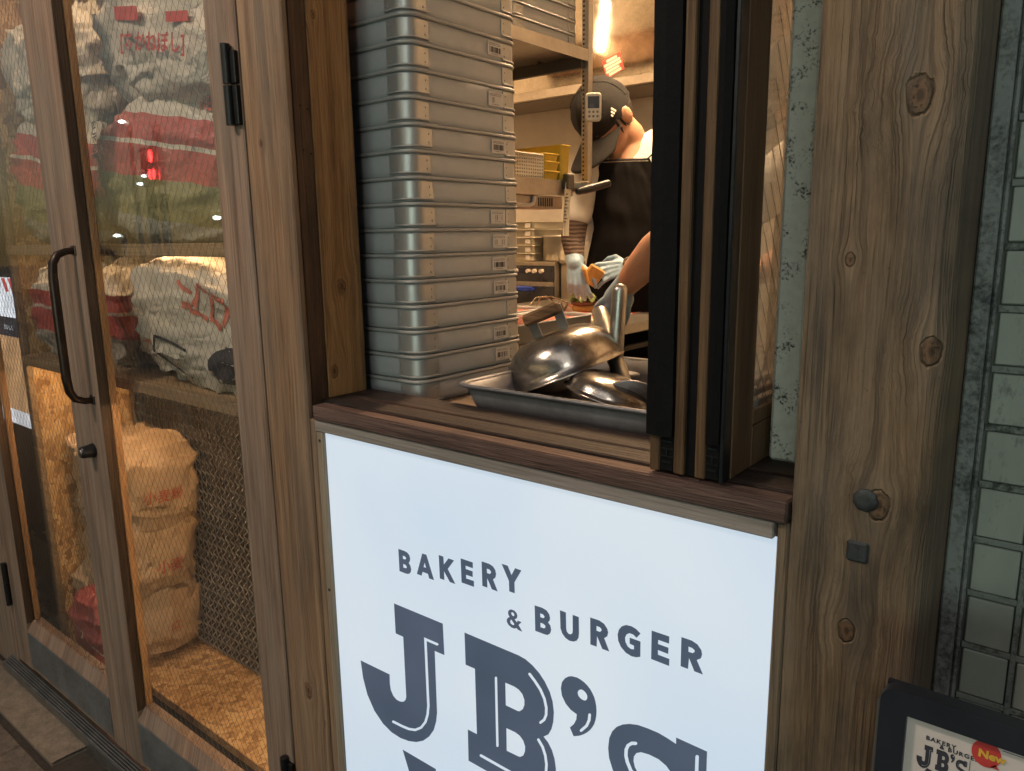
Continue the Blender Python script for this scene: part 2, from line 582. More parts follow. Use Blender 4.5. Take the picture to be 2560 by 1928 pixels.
def glass_mat(name, tint=(1, 1, 1), ior=1.5, dirt=.03):
    """thin pane: clear transmission, Fresnel reflection, a film of dirt"""
    t = NT(name)
    fr = t.n('ShaderNodeFresnel')
    bf = t.n('ShaderNodeNewGeometry').outputs['Backfacing']
    t.put(fr.inputs['IOR'], t.math('MULTIPLY_ADD', bf, 1 / ior - ior, ior))      # a thin pane: no total reflection at the back face
    tr = t.n('ShaderNodeBsdfTransparent')
    tr.inputs[0].default_value = (*tint, 1)
    gl = t.n('ShaderNodeBsdfGlossy')
    gl.inputs['Roughness'].default_value = .015
    df = t.n('ShaderNodeBsdfDiffuse')
    df.inputs[0].default_value = (.5, .5, .48, 1)
    m1 = t.n('ShaderNodeMixShader')
    dn = t.ramp(t.noise(t.pos(), 9, 5, .65), [(.35, 0), (.8, dirt)])
    t.put(m1.inputs[0], dn)
    t.t.links.new(tr.outputs[0], m1.inputs[1])
    t.t.links.new(df.outputs[0], m1.inputs[2])
    m2 = t.n('ShaderNodeMixShader')
    t.put(m2.inputs[0], fr.outputs[0])
    t.t.links.new(m1.outputs[0], m2.inputs[1])
    t.t.links.new(gl.outputs[0], m2.inputs[2])
    t.t.links.new(m2.outputs[0], t.out.inputs[0])
    return t.m


M_glass = glass_mat('wired_glass')
M_wire = plain('glass_wire', (.10, .085, .065), .4, .6, var=.1)

# ================================================================== ground
g = G().box(-9, 9, -3.2, .02, -.3, -.012)
sidewalk = struct(g.build('pavement', M_pave_joint))
bricks = []
proto = None
bw, bl, gap = .098, .198, .004
k = 0
for row in range(9):
    y1 = -.150 - row * (bw + gap)
    for cidx in range(10):
        x0 = -3.28 + cidx * (bl + gap) + (.1 if row % 2 else 0)
        if proto is None:
            gg = G().box(-bl / 2, bl / 2, -bw / 2, bw / 2, -.05, 0, .004)
            proto = gg.build('brick', M_pave, sidewalk)
            b = proto
        else:
            b = proto.copy()
            COL.objects.link(b)
            b.parent = sidewalk
        b.location = (x0 + bl / 2, y1 - bw / 2, random.uniform(-.003, .002))
        b.rotation_euler = (random.uniform(-.012, .012), random.uniform(-.008, .008), 0)
g = G().box(-60, 60, -9.0, -3.2, -.4, -.14)
street = struct(g.build('road', M_asphalt))
g = G().box(-60, 60, -20.0, -9.0, -.4, -.02)
struct(g.build('far_pavement', M_concrete))

# stone step in front of the doors
g = G()
nx, ny = 26, 8
def stepf(u, v):
    x = -3.5 + u * (-2.302 + 3.5)
    y = -.129 + v * .118
    return (x, y, .004 + .004 * noise.noise((x * 9, y * 9, 1)) - (.012 if v > .92 else 0))
g.grid(stepf, nx * 2, ny * 2)
g.box(-3.5, -2.302, -.128, -.012, -.06, -.004)
tag(g.build('stone_step', M_concrete), 'sandy worn stone step in front of the glass doors', 'step')
g = G().box(-2.30, -1.1, -.125, .0, -.05, -.03, .004)
struct(g.build('gutter_strip', M_dark_void))

# grooved metal threshold
th = thing('door_threshold', 'grooved metal threshold strip running under the glass doors', 'threshold', (-2.1, -.02, 0))
for i in range(5):
    y0 = -.030 + i * .0062
    G().box(-2.985, -1.25, y0, y0 + .0042, .004, .050 - (4 - i) * .0035, .001).build('rib', M_track, th)
G().box(-2.985, -1.25, -.032, .05, -.02, .030).build('base', M_track, th)

# ================================================================== glass double door
def wire_net(x0, x1, z0, z1, y, parent):
    """diamond wire set in the pane"""
    g = G()
    dx, dz = .0255, .0385
    w = .00042
    sl = dx / dz
    n = int((x1 - x0 + (z1 - z0) * sl) / dx) + 2
    for sgn in (1, -1):
        for i in range(n):
            base = (x0 - (z1 - z0) * sl + i * dx) if sgn > 0 else (x0 + i * dx)
            pts = []
            za, zb = z0, z1
            xa = base
            xb = base + sgn * (z1 - z0) * sl
            # clip to the pane
            def clip(xa, za, xb, zb):
                for lim, s in ((x0, 1), (x1, -1)):
                    if (xa - lim) * s < 0 and (xb - lim) * s < 0:
                        return None
                    if (xa - lim) * s < 0:
                        t_ = (lim - xa) / (xb - xa)
                        xa, za = lim, za + t_ * (zb - za)
                    elif (xb - lim) * s < 0:
                        t_ = (lim - xa) / (xb - xa)
                        xb, zb = lim, za + t_ * (zb - za)
                return xa, za, xb, zb
            c = clip(xa, za, xb, zb)
            if c:
                g.tube([(c[0], y, c[1]), (c[2], y, c[3])], w, 4, False)
    return g.build('wire_net', M_wire, parent, kind='stuff')


def door_leaf(name, label, xl, xr, sl, sr, handle_side):
    """xl..xr leaf, sl / sr stile widths"""
    d = thing(name, label, 'door', ((xl + xr) / 2, .015, .055), 'leaves of the glass double door')
    for a, b, side in ((xl, xl + sl, 1), (xr - sr, xr, -1)):
        st = G().box(a, b, 0, .024, .056, 2.45, .0025).build('stile', M_door, d)
        e0, e1 = (b - .0006, b + .0012) if side > 0 else (a - .0012, a + .0006)
        G().box(e0, e1, .002, .0235, .23, 2.40).build('dark_edge', M_door_side, st)
    # glazing beads behind the pane
    for a, b in ((xl + sl - .012, xl + sl + .0015), (xr - sr - .0015, xr - sr + .012)):
        G().box(a, b, .0275, .046, .235, 2.40, .002).build('glazing_bead', M_door_bead, d)
    rail = G().box(xl + sl, xr - sr, .001, .023, .060, .205, .002).build('bottom_rail', M_door, d)
    g = G()
    g.add([(xl + sl, .0, .203), (xr - sr, .0, .203), (xr - sr, .022, .235), (xl + sl, .022, .235), (xl + sl, .048, .235), (xr - sr, .048, .235), (xl + sl, .048, .20), (xr - sr, .048, .20)],
          [(0, 1, 2, 3), (3, 2, 5, 4), (4, 5, 7, 6)])
    g.build('sloped_bead', M_door_bead if False else M_door, d)
    G().box(xl + sl + .002, xr - sr - .002, -.0012, .001, .075, .2, .0006).build('kick_plate', M_kick, d)
    G().box(xl + sl, xr - sr, .0, .024, 2.33, 2.45, .002).build('top_rail', M_door, d)
    pane = G().box(xl + sl - .004, xr - sr + .004, .0240, .0275, .225, 2.34).build('pane', M_glass, d)
    wire_net(xl + sl, xr - sr, .235, 2.33, .0258, pane)
    return d


leaf_r = door_leaf('door_leaf', 'glass door leaf with long black pull handle and lock, right of the pair', -2.094, -1.254, .100, .099, 'l')
leaf_l = door_leaf('door_leaf', 'glass door leaf at the left edge, nearest the far menu screen', -2.912, -2.097, .122, .074, 'r')

# pull handle and lock on the right leaf
g = G()
hx = -2.030
path = [(hx, .0, 1.482), (hx, -.02, 1.480), (hx - .001, -.040, 1.472), (hx - .002, -.052, 1.452), (hx - .002, -.055, 1.42), (hx, -.056, 1.30), (hx + .002, -.056, 1.17), (hx + .003, -.053, 1.135), (hx + .003, -.042, 1.115), (hx + .003, -.020, 1.106), (hx + .003, .0, 1.105)]
g.tube(path, [.0085, .0085, .0095, .0105, .011, .0115, .011, .0105, .0095, .0085, .0085], 12)
hd = g.build('pull_handle', M_handle, leaf_r)
G().box(hx - .012, hx + .012, -.004, .0005, 1.470, 1.494, .002).build('mount_plate', M_handle, hd)
G().box(hx - .009, hx + .015, -.004, .0005, 1.094, 1.118, .002).build('mount_plate', M_handle, hd)
g = G()
Mk = Matrix.Translation((-2.062, 0, .966)) @ Matrix.Rotation(R(90), 4, 'X')
g.lathe([(.019, -.001), (.019, .006), (.0175, .010), (.016, .024), (.0155, .030), (.013, .033)], Mk, 22, cap1=True)
lk = g.build('lock_cylinder', M_black_iron, leaf_r)
g = G()
g.lathe([(.0085, .0332), (.0085, .0345), (.006, .0348)], Mk, 16, cap1=True)
g.box(-2.063, -2.061, -.0355, -.034, .960, .972)
g.build('key_plug', M_steel, lk)


def hinge(z0, z1, x, par, sx=1):
    h = G()
    zc = (z0 + z1) / 2
    h.tube([(x - .006 * sx, -.010, z0), (x - .006 * sx, -.010, zc - .0015)], .0085, 12)
    h.tube([(x - .006 * sx, -.010, zc + .0015), (x - .006 * sx, -.010, z1)], .0085, 12)
    xa, xb = sorted((x - .004 * sx, x + .015 * sx))
    h.box(xa, xb, -.008, .001, z0, zc - .0015, .001)
    h.box(xa, xb, -.008, .001, zc + .0015, z1 - .012, .001)
    return h.build('hinge', M_black_iron, par)


hinge(1.702, 1.838, -1.2695, leaf_r)
hinge(.300, .432, -1.266, leaf_r)
hinge(.270, .425, -2.905, leaf_l, -1)

# frame post left of the window and the post at the far left
fp = thing('frame_post', 'weathered brown timber post between the glass door and the serving window', 'post', (-1.18, .02, 0))
G().box(-1.245, -1.1195, -.002, .012, .0, 2.6, .003).build('front_board', M_post_l, fp)
G().box(-1.1192, -1.1005, .0015, .012, .0, 1.184, .002).build('lower_board', M_post_l, fp)
G().box(-1.245, -1.1215, .0125, .135, .0, 2.6).build('core', M_jamb_dark, fp)
fq = thing('frame_post', 'grey timber post at the far left behind the hinge of the left door', 'post', (-2.97, .02, 0))
G().box(-3.06, -2.918, -.002, .05, -.01, 2.6, .003).build('front_board', M_door, fq)
G().box(-6.0, -3.0605, .001, .06, -.01, 2.6, .003).build('side_panel', M_door, fq)

# ================================================================== serving window frame
wf = thing('window_frame', 'dark timber frame of the open serving window with worn sliding-track sill', 'window frame', (-.7, .06, 1.2))
G().box(-1.1213, -1.1198, .013, .0455, 1.200, 2.6).build('dark_jamb', M_jamb_dark, wf)
G().box(-1.1213, -1.1176, .0475, .1365, 1.214, 2.6, .0015).build('jamb_board', M_jamb, wf)
g = G()
for (px_, pz_) in ((.025, 1.722), (.040, 1.718), (.026, 1.650), (.041, 1.645)):
    g.cyl((-1.121, px_, pz_), (-1.1192, px_, pz_), .0022, n=10)
g.build('screw_hole', M_dark_void, wf)
# sill: front nosing, groove, rear boards
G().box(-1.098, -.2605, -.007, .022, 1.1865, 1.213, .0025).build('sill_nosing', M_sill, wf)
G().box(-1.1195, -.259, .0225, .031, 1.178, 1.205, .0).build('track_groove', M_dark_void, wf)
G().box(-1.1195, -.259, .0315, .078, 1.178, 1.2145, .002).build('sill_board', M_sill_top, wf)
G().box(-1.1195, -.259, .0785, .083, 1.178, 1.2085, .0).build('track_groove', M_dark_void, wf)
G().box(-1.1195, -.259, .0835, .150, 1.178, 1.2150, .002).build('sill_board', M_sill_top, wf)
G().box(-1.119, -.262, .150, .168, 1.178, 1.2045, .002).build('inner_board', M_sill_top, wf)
G().box(-1.12, -.12, -.0, .15, 2.45, 2.6, .002).build('head', M_jamb_dark, wf)

# ================================================================== light box sign
SX0, SX1, SZ1 = -1.0805, -.2735, 1.1650
sg = thing('light_box_sign', 'large white backlit sign panel below the window reading BAKERY & BURGER', 'sign', (-.68, .02, .25))
t = NT('backlit_panel')
p = t.pos()
xs = t.sep(p)
blot = t.noise(p, 3.0, 2)
tint = t.mix(t.ramp(t.noise(p, 1.6, 2), [(.35, 0), (.7, 1)]), t.ramp(blot, [(.3, (.50, .65, .82)), (.7, (.61, .71, .84))]), (.70, .77, .83))
edge = t.ramp(xs[0], [(0, 0), (1, 0)])
t.principled((.25, .27, .29), .28, 0, None, .4, emit=tint, estr=.84)
M_panel = t.m
G().box(SX0, SX1, .0050, .0090, .25, SZ1).build('panel', M_panel, sg)
G().box(SX0 - .002, SX1 + .002, .0092, .10, .24, SZ1 + .002).build('box', M_dark_void, sg)
bt = G().box(-1.0995, -1.0815, -.001, .012, .2, 1.1645, .0015).build('side_batten', M_batten, sg)
for zz in (1.148, .862):
    G().cyl((-1.090, -.002, zz), (-1.090, .0, zz), .0028, n=10).build('screw', M_bolt, bt)
G().box(-1.0995, -.2755, -.003, .014, 1.1652, 1.1858, .0015).build('top_batten', M_top_batten, sg)
G().box(-1.10, -.25, -.002, .014, .16, .2485, .002).build('bottom_batten', M_top_batten, sg)
LET = {
 'J': [[[-9188,8859],[-8029,8865],[-8017,8310],[-8238,8306],[-8236,7168],[-8265,6994],[-8332,6802],[-8449,6628],[-8600,6480],[-8778,6372],[-8971,6305],[-9193,6269],[-9418,6282],[-9642,6360],[-9864,6528],[-10037,6786],[-10134,7086],[-10176,7424],[-9392,7438],[-9398,7264],[-9383,7143],[-9325,7050],[-9244,7005],[-9148,7006],[-9064,7036],[-9006,7096],[-8985,7166],[-8992,8301],[-9181,8301]],[[-8160,8472],[-8479,8469],[-8470,7202],[-8496,7032],[-8554,6871],[-8658,6727],[-8794,6627],[-8946,6578],[-9107,6560],[-9343,6550],[-9369,6540],[-9389,6519],[-9392,6499],[-9376,6491],[-9137,6503],[-8967,6522],[-8789,6580],[-8622,6704],[-8500,6872],[-8437,7049],[-8410,7226],[-8419,8420],[-8184,8423],[-8162,8431],[-8146,8448],[-8145,8465]]],
 'B': [[[-7554,8869],[-6466,8868],[-6333,8852],[-6202,8800],[-6081,8724],[-5977,8622],[-5890,8492],[-5839,8356],[-5817,8193],[-5829,8030],[-5862,7900],[-5918,7788],[-6008,7709],[-5927,7652],[-5855,7553],[-5808,7428],[-5784,7277],[-5793,7095],[-5834,6940],[-5908,6798],[-6024,6670],[-6176,6601],[-6313,6578],[-7545,6585],[-7541,7159],[-7344,7161],[-7351,8315],[-7549,8312]],[[-6730,8314],[-6552,8317],[-6467,8299],[-6400,8252],[-6363,8172],[-6364,8083],[-6395,8003],[-6456,7941],[-6495,7930],[-6728,7930]],[[-6725,7539],[-6553,7545],[-6462,7525],[-6395,7472],[-6358,7383],[-6365,7296],[-6398,7212],[-6459,7161],[-6503,7152],[-6726,7144]],[[-6941,8315],[-6939,7134],[-6932,7122],[-6914,7124],[-6897,7138],[-6890,7157],[-6893,8334],[-6900,8346],[-6917,8345],[-6934,8332]],[[-6280,8618],[-6184,8543],[-6081,8442],[-6010,8323],[-5979,8196],[-5982,8085],[-6015,8001],[-6078,7930],[-6088,7911],[-6083,7897],[-6067,7896],[-6049,7908],[-5975,7990],[-5934,8097],[-5930,8220],[-5964,8355],[-6037,8480],[-6143,8584],[-6240,8660],[-6256,8662],[-6274,8651],[-6284,8633]],[[-6127,7596],[-6049,7507],[-6002,7392],[-5982,7256],[-5993,7107],[-6045,6965],[-6045,6947],[-6032,6942],[-6013,6951],[-5999,6970],[-5944,7121],[-5933,7281],[-5954,7424],[-6003,7546],[-6084,7637],[-6099,7641],[-6118,7630],[-6130,7612]],[[-7284,6780],[-6636,6771],[-6616,6779],[-6600,6798],[-6597,6817],[-6609,6825],[-7255,6836],[-7277,6828],[-7294,6809],[-7297,6789]]],
 "'": [[[-5508,8891],[-5412,8906],[-5354,8897],[-5297,8880],[-5242,8851],[-5196,8815],[-5158,8767],[-5126,8714],[-5105,8653],[-5092,8588],[-5087,8519],[-5090,8447],[-5102,8374],[-5123,8303],[-5153,8239],[-5191,8178],[-5238,8121],[-5293,8068],[-5338,8031],[-5383,8000],[-5471,7955],[-5535,8067],[-5468,8148],[-5425,8239],[-5417,8328],[-5521,8356],[-5607,8417],[-5673,8517],[-5693,8630],[-5673,8734],[-5620,8815],[-5561,8865]],[[-5401,8686],[-5392,8706],[-5377,8726],[-5360,8740],[-5342,8748],[-5322,8749],[-5303,8747],[-5284,8738],[-5265,8725],[-5252,8710],[-5244,8693],[-5240,8674],[-5241,8656],[-5247,8637],[-5257,8620],[-5270,8606],[-5287,8599],[-5307,8596],[-5327,8597],[-5348,8603],[-5369,8614],[-5385,8627],[-5396,8645],[-5401,8666]],[[-5224,8404],[-5231,8322],[-5269,8224],[-5358,8113],[-5366,8094],[-5361,8080],[-5344,8079],[-5326,8093],[-5229,8214],[-5184,8331],[-5177,8421],[-5183,8435],[-5199,8436],[-5216,8423]]],
 'S': [[[-3877,8551],[-3879,8643],[-3454,8635],[-3451,8199],[-3483,8029],[-3598,8038],[-3788,7999],[-3920,8091],[-4010,8172],[-4122,8215],[-4257,8220],[-4382,8199],[-4451,8153],[-4487,8085],[-4492,8013],[-4470,7930],[-4410,7855],[-4293,7784],[-4087,7725],[-3843,7678],[-3604,7600],[-3442,7473],[-3363,7293],[-3385,7076],[-3505,6903],[-3685,6810],[-3904,6776],[-4167,6816],[-4271,6828],[-4269,6745],[-4775,6732],[-4770,7260],[-4351,7250],[-4209,7137],[-4036,7078],[-3869,7089],[-3761,7149],[-3720,7241],[-3766,7319],[-3921,7373],[-4193,7416],[-4473,7483],[-4690,7588],[-4813,7719],[-4876,7880],[-4893,8026],[-4878,8187],[-4833,8312],[-4762,8413],[-4668,8490],[-4563,8545],[-4436,8583],[-4288,8596],[-4132,8598],[-4000,8578]],[[-4465,8319],[-4530,8292],[-4601,8218],[-4635,8127],[-4637,8024],[-4613,7936],[-4556,7830],[-4476,7760],[-4458,7758],[-4439,7772],[-4429,7794],[-4434,7811],[-4510,7877],[-4563,7976],[-4584,8054],[-4582,8139],[-4560,8201],[-4516,8246],[-4466,8267],[-4447,8282],[-4439,8304],[-4446,8319]],[[-3607,8493],[-3606,8189],[-3599,8174],[-3583,8175],[-3566,8189],[-3559,8210],[-3560,8513],[-3567,8528],[-3583,8528],[-3600,8514]]],
 'flag': [[[-9145,6058],[-8316,6060],[-8321,5949],[-6533,5953],[-6544,5259],[-8679,5216],[-9117,5234],[-8934,5522]]],
 'B1': [[[-9014,9900],[-8859,9900],[-8793,9887],[-8751,9854],[-8735,9804],[-8743,9754],[-8774,9710],[-8740,9678],[-8720,9618],[-8731,9566],[-8763,9527],[-8804,9507],[-8846,9501],[-9010,9501]],[[-8910,9807],[-8865,9806],[-8837,9791],[-8836,9772],[-8853,9751],[-8911,9749]],[[-8909,9659],[-8859,9656],[-8829,9637],[-8824,9620],[-8843,9597],[-8910,9593]]],
 'A': [[[-8443,9968],[-8347,9969],[-8193,9573],[-8305,9571],[-8328,9644],[-8451,9645],[-8478,9569],[-8589,9570]],[[-8395,9821],[-8366,9738],[-8424,9736]]],
 'K': [[[-8067,10039],[-7965,10041],[-7958,9906],[-7854,10040],[-7733,10037],[-7876,9855],[-7719,9643],[-7841,9644],[-7960,9793],[-7960,9643],[-8059,9641]]],
 'E': [[[-7591,10111],[-7338,10111],[-7338,10016],[-7491,10017],[-7487,9961],[-7346,9963],[-7346,9869],[-7486,9867],[-7484,9806],[-7325,9809],[-7324,9712],[-7585,9710]]],
 'R': [[[-7157,10179],[-7004,10179],[-6932,10160],[-6887,10113],[-6872,10048],[-6888,9990],[-6936,9948],[-6847,9779],[-6963,9781],[-7024,9891],[-7053,9932],[-7052,9780],[-7153,9781]],[[-7055,10088],[-7006,10089],[-6976,10068],[-6973,10044],[-6994,10019],[-7053,10017]]],
 'Y': [[[-6762,10248],[-6645,10248],[-6574,10120],[-6506,10248],[-6389,10245],[-6521,10022],[-6519,9848],[-6623,9848],[-6627,10015]]],
 '&': [[[-6385,9277],[-6466,9281],[-6497,9301],[-6534,9278],[-6592,9277],[-6647,9299],[-6680,9342],[-6679,9381],[-6651,9418],[-6623,9435],[-6651,9472],[-6652,9515],[-6624,9553],[-6583,9571],[-6529,9568],[-6489,9542],[-6475,9506],[-6483,9465],[-6513,9440],[-6528,9430],[-6486,9394],[-6471,9427],[-6397,9428],[-6456,9363]],[[-6566,9533],[-6539,9521],[-6530,9496],[-6549,9471],[-6576,9478],[-6594,9506],[-6584,9524]],[[-6597,9404],[-6583,9398],[-6533,9348],[-6559,9322],[-6602,9336],[-6617,9367]]],
 'B2': [[[-6153,9772],[-6015,9776],[-5939,9760],[-5893,9716],[-5877,9662],[-5885,9622],[-5914,9583],[-5872,9545],[-5859,9482],[-5878,9423],[-5924,9382],[-5984,9375],[-6145,9374]],[[-6054,9679],[-6002,9678],[-5977,9656],[-5977,9641],[-5999,9620],[-6051,9620]],[[-6050,9534],[-5991,9532],[-5962,9512],[-5961,9490],[-5983,9466],[-6049,9463]]],
 'U': [[[-5706,9837],[-5604,9836],[-5598,9592],[-5587,9549],[-5557,9525],[-5517,9532],[-5492,9562],[-5488,9614],[-5490,9837],[-5387,9835],[-5383,9592],[-5391,9524],[-5420,9470],[-5476,9435],[-5549,9425],[-5615,9447],[-5667,9495],[-5697,9566]]],
 'R2': [[[-5201,9891],[-5055,9894],[-4979,9870],[-4929,9816],[-4913,9766],[-4927,9705],[-4975,9660],[-4892,9492],[-5004,9491],[-5088,9650],[-5094,9493],[-5195,9491]],[[-5098,9799],[-5046,9798],[-5019,9779],[-5019,9755],[-5043,9729],[-5098,9729]]],
 'G': [[[-4425,9915],[-4483,9835],[-4531,9865],[-4588,9866],[-4631,9834],[-4654,9778],[-4646,9718],[-4613,9667],[-4567,9647],[-4517,9656],[-4518,9711],[-4582,9716],[-4584,9803],[-4423,9803],[-4421,9585],[-4482,9556],[-4553,9546],[-4641,9567],[-4715,9625],[-4757,9700],[-4767,9787],[-4748,9863],[-4705,9925],[-4640,9965],[-4561,9974],[-4490,9957]]],
 'E2': [[[-4265,10012],[-4015,10014],[-4016,9915],[-4168,9915],[-4170,9857],[-4022,9856],[-4024,9769],[-4170,9773],[-4166,9708],[-4006,9706],[-4006,9608],[-4263,9612]]],
 'R3': [[[-3850,10064],[-3710,10064],[-3633,10039],[-3580,9981],[-3568,9927],[-3582,9870],[-3635,9827],[-3547,9662],[-3663,9664],[-3738,9817],[-3748,9663],[-3848,9665]],[[-3751,9969],[-3700,9967],[-3668,9947],[-3667,9926],[-3692,9900],[-3748,9898]]],
}
t = NT('sign_ink')
p = t.pos()
t.principled((.03, .036, .048), .45, 0, None, .3, emit=t.ramp(t.noise(p, 5, 2), [(.3, (.060, .085, .130)), (.7, (.085, .112, .165))]), estr=.80)
M_ink = t.m
for key, rings in LET.items():
    nm = 'banner' if key == 'flag' else 'letter'
    G().poly(rings, lambda a, b: (a / 10000, .0042, b / 10000)).build(nm, M_ink, sg)

# ================================================================== folded window leaves at the right
fw = thing('folding_window', 'folded dark window leaves with black weatherstrips standing at the right of the opening', 'window', (-.39, .1, 1.215))
ZT = 2.55
zb = 1.2165
for a, b in ((-.4340, -.4205), (-.4020, -.3885), (-.3745, -.3615)):
    G().box(a, b, .002, .062, zb, ZT, .0015).build('stile', M_sash_wood, fw)
    G().box(a, b, .405, .46, zb, ZT, .0015).build('stile', M_sash_wood, fw)
    G().box(a, b, .0622, .4048, zb, 1.285, .0015).build('bottom_rail', M_sash_wood, fw)
    G().box((a + b) / 2 - .001, (a + b) / 2 + .001, .0622, .4048, 1.2852, ZT).build('pane', M_glass, fw)
def ragged(x0, x1, y, z0, z1, seed, amp):
    """rubber strip with a chewed edge"""
    g = G()
    n = 60
    v, f = [], []
    for i in range(n + 1):
        z = z0 + (z1 - z0) * i / n
        a = amp * noise.noise((z * 22, seed, 0)) + amp * .5 * noise.noise((z * 70, seed, 3))
        b = amp * noise.noise((z * 22, seed + 9, 0)) + amp * .5 * noise.noise((z * 70, seed + 9, 3))
        v += [(x0 + a, y, z), ((x0 + x1) / 2, y - .004, z), (x1 + b, y, z), (x1 + b, y + .01, z), (x0 + a, y + .01, z)]
        if i:
            o = (i - 1) * 5
            for k in range(5):
                f.append((o + k, o + (k + 1) % 5, o + 5 + (k + 1) % 5, o + 5 + k))
    g.add(v, f, 0, False)
    return g
ragged(-.4375, -.4035, -.001, 1.262, ZT, 1.0, .0015).build('weatherstrip', M_rubber, fw)
ragged(-.3600, -.3445, -.001, 1.262, ZT, 5.0, .0012).build('weatherstrip', M_rubber, fw)
G().box(-.3883, -.3747, .008, .055, zb, ZT).build('gap_strip', M_rubber, fw)
G().box(-.4203, -.4022, .012, .055, zb, ZT).build('gap_strip', M_rubber, fw)
G().box(-.3613, -.3432, .012, .055, zb, ZT).build('gap_strip', M_rubber, fw)
for x0, x1 in ((-.4200, -.4025), (-.3610, -.3445)):
    cp = G().box(x0, x1, .004, .02, zb + .001, 1.262, .001).build('end_cap', M_rubber, fw)
    w = x1 - x0
    for (a, b, c, d) in ((.12, .85, .0375, .0395), (0.03, .97, .0285, .030), (.45, .55, .0205, .0285), (.03, .97, .0190, .0205), (.12, .85, .0115, .0135)):
        G().box(x0 + w * a, x0 + w * b, .0022, .0045, zb + c, zb + d).build('cap_rib', M_alu_dark, cp)
G().box(-.3435, -.3385, .0005, .022, zb - .001, ZT, .001).build('corner_profile', M_alu_dark, fw)
G().box(-.3430, -.3378, .0225, .083, zb, ZT, .001).build('side_stile', M_sash_side, fw)
G().box(-.3430, -.3376, .0832, .46, zb, 1.268, .001).build('side_rail', M_sash_side, fw)
G().box(-.3425, -.3379, .0832, .42, 1.2682, 1.289, .003).build('side_bead', M_sash_side, fw)
pn = G().box(-.3412, -.3392, .084, .46, 1.289, ZT).build('pane', M_glass, fw)
g = G()
for i in range(16):
    for s in (1, -1):
        y0 = .084 + i * .0255
        zz = 1.289
        while zz < 2.5:
            y1 = y0 + s * .0255 * 1
            if .084 <= min(y0, y1) and max(y0, y1) <= .46:
                g.tube([(-.3403, y0, zz), (-.3403, y1, zz + .0385)], .00042, 4, False)
            y0 = y1
            zz += .0385
            if y0 < .084 or y0 > .46:
                break
g.build('wire_net', M_wire, pn, kind='stuff')
# white mouldy post and right timber post
wp = G()
wp.box(-.3335, -.2975, .130, .26, 1.2155, 2.6, .004)
tag(wp.build('white_post', M_white_post), 'narrow white painted post speckled with black mould beside the folded window', 'post')
G_ = G().box(-.36, -.2595, .1505, .30, 1.19, 1.2148)
rp = thing('timber_post', 'thick knotty timber post with two iron bolts at the right of the sign', 'post', (-.19, .05, 0))
g = G()
n = 90
v, f = [], []
for i in range(n + 1):
    z = 2.62 * i / n
    wv = .0022 * noise.noise((z * 3.1, 2, 0)) + .0012 * noise.noise((z * 9, 4, 0))
    wl = .0012 * noise.noise((z * 5, 8, 0))
    x0 = -.2578 + wl
    v += [(x0, .02, z), (x0, .001, z), (x0 + .0015, -.001, z), (-.19, -.0022, z), (-.138 + wv, -.001, z), (-.127 + wv, .006, z), (-.1225, .022, z), (-.1215, .099, z), (x0, .099, z)]
    if i:
        o = (i - 1) * 9
        for k in range(9):
            f.append((o + k, o + (k + 1) % 9, o + 9 + (k + 1) % 9, o + 9 + k))
g.add(v, f)
g.build('shaft', M_post_r, rp)
G().box(-.2726, -.2592, .0005, .03, 0, 1.1855, .002).build('lower_strip', M_post_r, rp)
g = G()
Mb = Matrix.Translation((-.184, -.001, 1.2305)) @ Matrix.Rotation(R(90), 4, 'X')
g.lathe([(.0130, -.002), (.0128, .0012), (.0110, .0028), (.006, .0034)], Mb, 9, cap1=True)
g.build('round_bolt', M_bolt, rp)
g = G()
g.box(-.1985, -.1765, -.0050, .0, 1.1625, 1.1855, .0025)
g.box(-.1885, -.1865, -.0056, -.0046, 1.165, 1.183)
g.build('square_bolt', M_bolt, rp)

# ================================================================== tiled wall on the right
tw = thing('tile_wall', 'grey green tiled wall with double joints at the right edge', 'wall', (.5, .11, 0))
G().box(-.1195, .305, .1035, .22, 0, 2.62).build('bed', M_tile_back, tw)
G().box(-.1205, -.1045, .088, .103, 0, 2.62, .002).build('edge_trim', M_trim, tw)
G().box(-.1040, -.0995, .094, .103, 0, 2.62, .002).build('edge_bead', M_trim, tw)
TP = .0614
z_ref = 1.2990
tile_me = None
jh = jv = None
X0 = -.0965
TW = .0416
for ix in range(8):
    x0 = X0 + ix * (.0500)
    for iz in range(-19, 19):
        zc = z_ref + (iz + .5) * TP
        if ix > 3 and (zc < .8 or zc > 1.9):
            continue
        if tile_me is None:
            ob = G().box(-TW / 2, TW / 2, -.0035, .004, -(TP - .0092) / 2, (TP - .0092) / 2, .0012).build('tile', M_tile, tw, origin=(0, 0, 0))
            tile_me = ob
        else:
            ob = tile_me.copy()
            COL.objects.link(ob)
            ob.parent = tw
        ob.location = Vector((x0 + TW / 2, .1035, zc)) - tw.location + Vector((0, random.uniform(-.0006, .0006), random.uniform(-.0005, .0005)))
        ob.rotation_euler = (random.uniform(-.006, .006), 0, random.uniform(-.012, .012))
for iz in range(-19, 20):
    zc = z_ref + iz * TP
    G().box(-.0985, .304, .1008, .1036, zc - .0033, zc + .0033, .0006).build('joint_strip', M_tile_joint, tw)
for ix in range(8):
    x0 = X0 + ix * .05 + TW + .0042
    G().box(x0 - .0026, x0 + .0026, .1002, .1036, .2, 2.5, .0006).build('joint_strip', M_tile_joint, tw)

